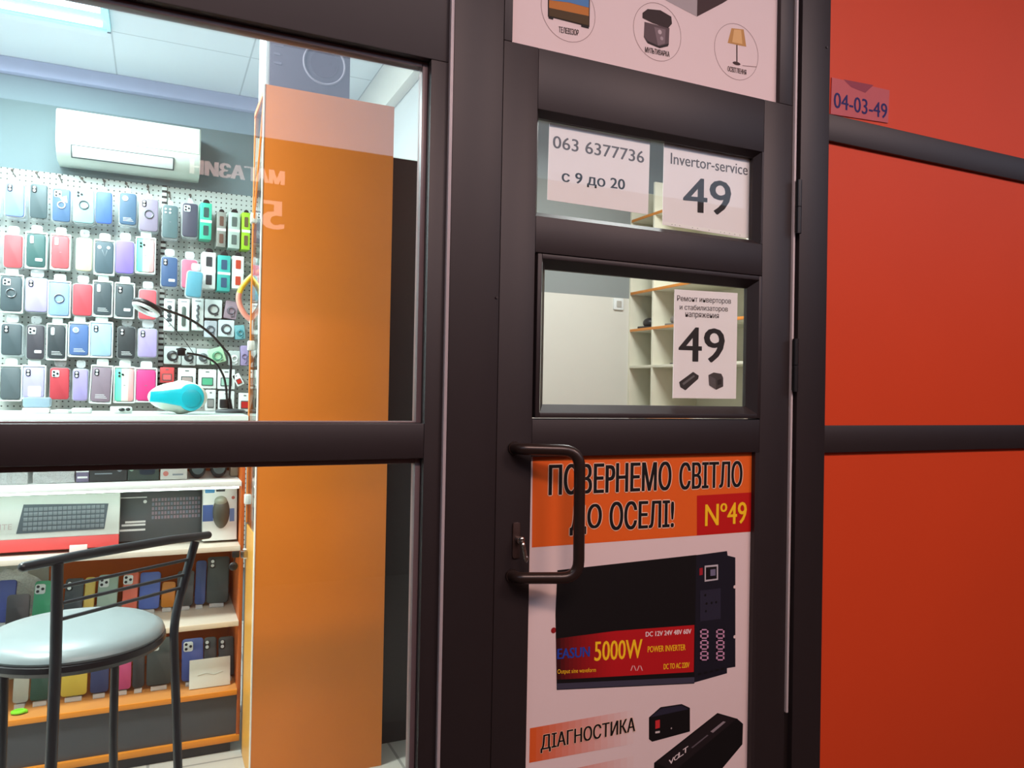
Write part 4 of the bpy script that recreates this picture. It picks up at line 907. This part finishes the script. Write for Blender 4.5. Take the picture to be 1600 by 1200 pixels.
M().box(q.x-.016, q.x+.012, q.y-.012, q.y+.012, q.z-.012, q.z+.012, .004).ell((q.x-.002, q.y, q.z+.012), .018, .008, .007).build('phone_clamp', BLACK, t, True)
q = q3(230, 480, -.16); xf = Matrix.Translation(q) @ Matrix.Rotation(R(24), 4, 'Y') @ Matrix.Rotation(R(78), 4, 'X')
hdm = M(); hdm.tube([xf @ Vector((.042*math.cos(R(a)), 0, .042*math.sin(R(a)))) for a in range(0, 361, 12)], .011, 10)
ho = hdm.build('lamp_ring', BLACK, t, True)
M().tube([xf @ Vector((.040*math.cos(R(a)), -.007, .040*math.sin(R(a)))) for a in range(0, 361, 12)], .0095, 8).build('light_strip', mat('#e9eef0', .4), ho, True)
cb = curve([q3(244, 484, -.15), q3(262, 502, -.1), q3(285, 528, -.05), q3(303, 553, -.02)]); M().tube(cb, .0012, 6).build('cord', BLACK, t, True)
# ================================================================== BAR STOOL
zst = 0.725
e0, e1 = P(36, 886, 1.80), P(325, 836, 2.12); zr = (e0.z+e1.z)/2
e0.z = e1.z = zr
e0.z, e1.z = P(36, 886, 1.80).z, P(325, 836, 2.12).z
dirv = Vector((e1.x-e0.x, e1.y-e0.y, 0)).normalized(); nrm = Vector((-dirv.y, dirv.x, 0))
mid = (e0+e1)/2; sc = Vector((mid.x, mid.y, 0))+nrm*.165
st = thing('bar_stool', 'black metal bar stool with round padded seat inside the window', 'bar stool', (sc.x, sc.y, 0))
def onl(px, py):
    # point of the back plane (through the rail) on a pixel ray
    d = _f + _r*((px-800)/FPX) + _u*((600-py)/FPX); o_ = Vector((0, -DF, HC)); tt = (mid-o_).dot(nrm)/d.dot(nrm); return o_+d*tt
M().tube([e0, e0*.75+e1*.25+Vector((0, 0, .004)), mid+Vector((0, 0, .004)), e1*.75+e0*.25+Vector((0, 0, .004)), e1], [.0095, .0105, .0105, .0105, .0095], 14).ell(e0, .0095, .0095, .0095).ell(e1, .0095, .0095, .0095).build('top_rail', STOOLM, st, True)
pl0 = onl(90, 880); pl1 = onl(87, 1030)
M().tube([pl0, (pl0+pl1)/2, pl1, Vector((pl1.x-.01, pl1.y-.03, 0.012))], .0115, 14).build('leg', STOOLM, st, True)
pr0, pr1, pr2 = onl(305, 846), onl(288, 905), onl(271, 970)
M().tube(bend([pr0, pr2, pr2+Vector((.035, .0, -zst+.012+ (zst-pr2.z)))], .05), .0105, 14).build('leg', STOOLM, st, True)
for (a, c) in (((96, 917), (294, 874)), ((95, 943), (287, 898)), ((94, 968), (283, 918))):
    M().tube([onl(*a), onl(*c)], .0042, 8).build('back_rod', STOOLM, st, True)
seat = M().lathe([(.03, -.030), (.17, -.030), (.188, -.022), (.194, -.010), (.190, 0), (.17, .012), (.12, .020), (.06, .023), (0, .024)], 48); 
o_ = seat.build('seat', mat('#7d8a8c', .36, 0, .5, .03, 20), st); o_.location = (0, 0, zst-.012)
un = M().lathe([(.03, -.046), (.16, -.046), (.190, -.040), (.197, -.030), (.196, -.018), (.188, -.014), (.03, -.024)], 48).build('seat_pan', mat('#14171c', .4), st); un.location = (0, 0, zst-.012)
fa = sc+nrm*.10+dirv*-.12; fb_ = sc+nrm*.06+dirv*.105
for (px) in (6, 179):
    # front legs reach the seat pan
    base = P(px, 1060, 2.16 if px < 50 else 2.22); top = Vector((base.x, base.y, zst-.05))
    M().tube([top, Vector((base.x, base.y, .4)), Vector((base.x-.02 if px < 50 else base.x+.01, base.y+.03, .012))], .0105, 14).build('leg', STOOLM, st, True)
M().tube([(.15*math.cos(R(a)), .15*math.sin(R(a)), .28) for a in range(0, 361, 12)], .008, 10).build('foot_ring', STOOLM, st)
# ================================================================== TALL ORANGE CABINET
DCAB = 2.60; kx0, kx1, kz1 = P(405, 560, DCAB).x, P(608.5, 560, DCAB).x, P(510, 148, DCAB).z
kd = 0.30; ky = DCAB-DF
cb_ = thing('tall_cabinet', 'tall orange cabinet with glass side standing behind the window', 'cabinet', ((kx0+kx1)/2, ky+kd/2, 0))
M().box(kx0, kx1, ky, ky+.018, .0, kz1, .0015).build('orange_panel', ORANGE, cb_, True)
tag(M().box(kx0-.003, kx0+.0005, ky-.001, ky+.019, .0, kz1).build('edge_band', mat('#ece2d2', .4), cb_, True), 'pale edge band')
M().box(kx1-.018, kx1, ky+.018, ky+kd, 0, kz1).build('side_panel', mat('#3a4242', .5), cb_, True)
M().box(kx0, kx1, ky+.018, ky+kd, kz1-.018, kz1).build('top_panel', ORANGE, cb_, True)
zpb = P(385, 815, DCAB+kd).z
bk = M().box(kx0, kx0+.014, ky+kd-.018, ky+kd, zpb, kz1-.02, .001); bk.build('back_post', ORANGE, cb_, True)
tag(M().box(kx0, kx0+.026, ky+kd-.03, ky+kd, 0, zpb, .002).build('lower_post', mat('#8f8b86', .3, .7), cb_, True), 'silver grey lower post')
ysh = ky+.02
tag(M().box(kx0+.001, kx0+.009, ysh, ky+kd-.03, 0, zpb-.004).build('lower_side', mat('#e3a548', .4), cb_, True), 'bright amber lower side')
M().box(kx0+.002, kx0+.006, ysh, ky+kd-.018, zpb, kz1-.03).build('side_glass', glass_mat(1.0, (.94, .98, .96), 'side_glass'), cb_, True)
c_ = Vector((kx0+.004, ky+.03, kz1-.02)); d_ = Vector((kx0+.004, ky+kd-.02, kz1-.42))
M().tube([c_, d_], .0055, 8).build('brace', ORANGE, cb_, True)
for (px, py) in ((395, 341), (389.5, 540), (387, 780), (384, 865)):
    p = P(px, py, DCAB+kd-.03); M().box(kx0-.009, kx0+.012, ky+kd-.045, ky+kd-.015, p.z-.017, p.z+.017, .003).build('glass_clip', mat('#dfe5e0', .3), cb_, True)
# cam lock with keys
p = P(383, 862, DCAB+kd-.04)
lk = M().box(kx0-.022, kx0, ky+kd-.09, ky+kd-.065, p.z-.012, p.z+.012, .002).build('lock', CHROME, cb_, True)
b = M().box(kx0-.050, kx0-.026, ky+kd-.085, ky+kd-.075, p.z-.010, p.z+.012, .003); b.tube([(kx0-.04, ky+kd-.08, p.z-.008), (kx0-.043, ky+kd-.08, p.z-.026)], .002, 6); b.ell((kx0-.045, ky+kd-.08, p.z-.040), .015, .006, .015)
k_ = thing('key', 'black headed key on ring hanging in the cabinet lock', 'key', (kx0-.04, ky+kd-.08, p.z-.04)); b.build('key_head', BLACK, k_, True)
# dark cabinet beside it
dkx, dky = kx1+.012, 2.74-DF; dz_ = P(640, 248, 2.74).z
dc = thing('dark_cabinet', 'dark narrow cabinet between the orange cabinet and the window frame', 'cabinet', ((dkx+XP)/2, dky+.2, 0))
DKC = mat('#161a1c', .45, 0, .4, .06, 6)
M().box(dkx, XP-.002, dky+.016, dky+.34, 0, dz_, .002).build('body', DKC, dc, True)
M().box(dkx+.003, XP-.004, dky, dky+.015, .08, dz_-.004, .002).build('door', DKC, dc, True)
# item on top of the cabinet
bx0, bx1, bz1 = P(422, 100, DCAB).x, P(547.5, 100, DCAB).x, P(480, 30, DCAB).z
bt_ = thing('cardboard_box', 'dark printed box with pale ring standing on the tall cabinet', 'box', ((bx0+bx1)/2, ky+.1, kz1))
M().box(bx0, bx1, ky+.002, ky+.2, kz1, bz1, .002).build('carton', mat('#6d6474', .5), bt_, True)
b = M(); cc = P(507, 100, DCAB); b.ring(cc.x, cc.z, .068, .004, ky+.001, 40, mat('#a49cae', .5)); b.disc(cc.x, cc.z, .046, ky+.0005, ky+.003, 30, mat('#5f5262', .5))
for dz, w_ in ((.0, .02), (.03, .03), (-.03, .024)): b.box(bx0+.012, bx0+.012+w_, ky+.0005, ky+.003, cc.z+dz, cc.z+dz+.008, m=mat('#8a8296'))
b.build('print', None, bt_, True)
tag(M().box(bx0-.013, bx0-.0005, ky+.004, ky+.19, kz1, bz1, .001).build('white_flap', mat('#e9ecee', .5), bt_, True), 'white side flap')
# curved yellow and pink band hung inside the cabinet
ps_ = [P(x, y, DCAB+kd+.035) for x, y in ((406, 424), (396, 430), (385, 440), (376, 453), (373, 467), (377, 482), (386, 495), (398, 503))]
q = ps_[4]
t = thing('curved_band', 'curved yellow and pink band hanging behind the cabinet strip', 'band', tuple(ps_[-1]))
n_ = len(curve(ps_)); cv = curve(ps_)
M().tube(cv[:n_//2], .010, 10).build('yellow_end', mat('#e8cf3a', .4), t, True)
M().tube(cv[n_//2-1:], .010, 10).build('pink_end', mat('#e8a090', .4), t, True)
M().box(kx0+.002, kx0+.012, ky+kd+.001, ky+kd+.045, ps_[-1].z-.006, ps_[-1].z+.006, .001).build('holder', WHITE, t, True)
# ================================================================== SECOND SHOP: shelves seen through the door
SH = mat('#dedbc8', .5); OE = mat('#d98a3c', .45)
un = thing('shelf_unit', 'cream open shelf unit with orange edges seen through the door', 'shelf unit', (XR+.17, 1.55, 0))
D0 = 4.0; D1_ = XR/math.tan(math.atan(XR/D0)+R(1.75))
dpost = [4.0-.012]
xa = 1020; pp = P(xa, 520, 4.0); tn = pp.x/4.0; dmid = XR/tn
ys = [4.0-DF-.016, dmid-DF, 2.95-DF]
for y in ys: M().box(XR, XR+.33, y, y+.016, 0, 2.55, .001).build('upright', SH, un, True)
zl = []
for (px, py) in ((1020, 450), (1020, 510.5), (1020, 570)):
    d_ = Vector((0, 0, 0)); pq = P(px, py, dmid); zl.append(pq.z)
zl += [zl[-1]-.3, zl[-1]-.6, P(1020, 331, dmid).z]
for k, z in enumerate(zl):
    s_ = M().box(XR+.004, XR+.33, ys[2], ys[0], z-.016, z, .001).build('shelf', SH, un, True)
    M().box(XR-.001, XR+.004, ys[2], ys[0], z-.016, z, .0008).build('shelf_edge', OE if k != 2 else SH, s_, True)
M().box(XR+.325, XR+.338, ys[2], ys[0]+.016, 0, 2.55).build('back_board', mat('#d6d3c0', .6), un, True)
def inv(label, y, z, col, s=1.0):
    t = thing('small_device', label, 'device', (XR+.08, y, z+.002), (0, 0, R(20)))
    M().box(-.05*s, .05*s, -.07*s, .07*s, 0, .016*s, .004).ell((0, .0, .042*s), .04*s, .05*s, .036*s).build('body', mat(col, .4), t)
    M().tube([(0, -.06*s, .012*s), (.02*s, -.10*s, .02*s), (.0, -.13*s, .004)], .004, 8).build('cord', BLACK, t)
inv('black device with cord on the middle shelf left of the post', (ys[0]+ys[1])/2+.03, zl[1], '#2f2d2e', .85)
inv('grey device on the middle shelf right of the post', ys[1]-.12, zl[1], '#77726c', .8)
inv('small dark device on the lower white edged shelf', ys[1]-.13, zl[2], '#4a4644', .5)
sx0, sx1, sz0, sz1 = rect(960, 466, 975, 484, 3.985)
so = thing('wall_socket', 'white wall switch below the grey band of cream wall', 'switch', ((sx0+sx1)/2, YR, sz0))
M().rrect(0, (sz1-sz0)/2, sx1-sx0, sz1-sz0, .006, -.012, 0, .002).build('plate', WHITE, so)
M().rrect(0, (sz1-sz0)/2, (sx1-sx0)*.5, (sz1-sz0)*.55, .003, -.016, -.011, .001).build('rocker', mat('#b8b6ae', .4), so)
# ================================================================== across the passage: lit shop sign (seen mirrored in the glass)
DM = 3.5+DF
sg = M(); SGM = mat('#f2dde0', .5, 0, .3, 0, emit=1.0)
def mirx(px, py): p = P(px, py, DM); return p.x, p.z
s0 = thing('shop_sign', 'pale lit shop sign on the far side, mirrored in the window', 'sign', (.0, -3.49, 2.1))
xa_, za_ = mirx(445, 286); xb_, _ = mirx(299, 262)
zt_ = mirx(432, 262)[1]
for dx in (-.008, 0, .008): txt(sg, 'МАГАЗИН', xb_+dx, xa_+dx, za_, zt_, -3.485+dx*.02, SGM, 0, flip=True)
x5a, z5a = mirx(443, 357); x5b, z5b = mirx(414, 309)
for dx in (-.012, -.004, .004, .012): txt(sg, '5', x5b+dx, x5a+dx, z5a, z5b, -3.485+dx*.02, SGM, 0, flip=True)
sg.build('lettering', None, s0, True)
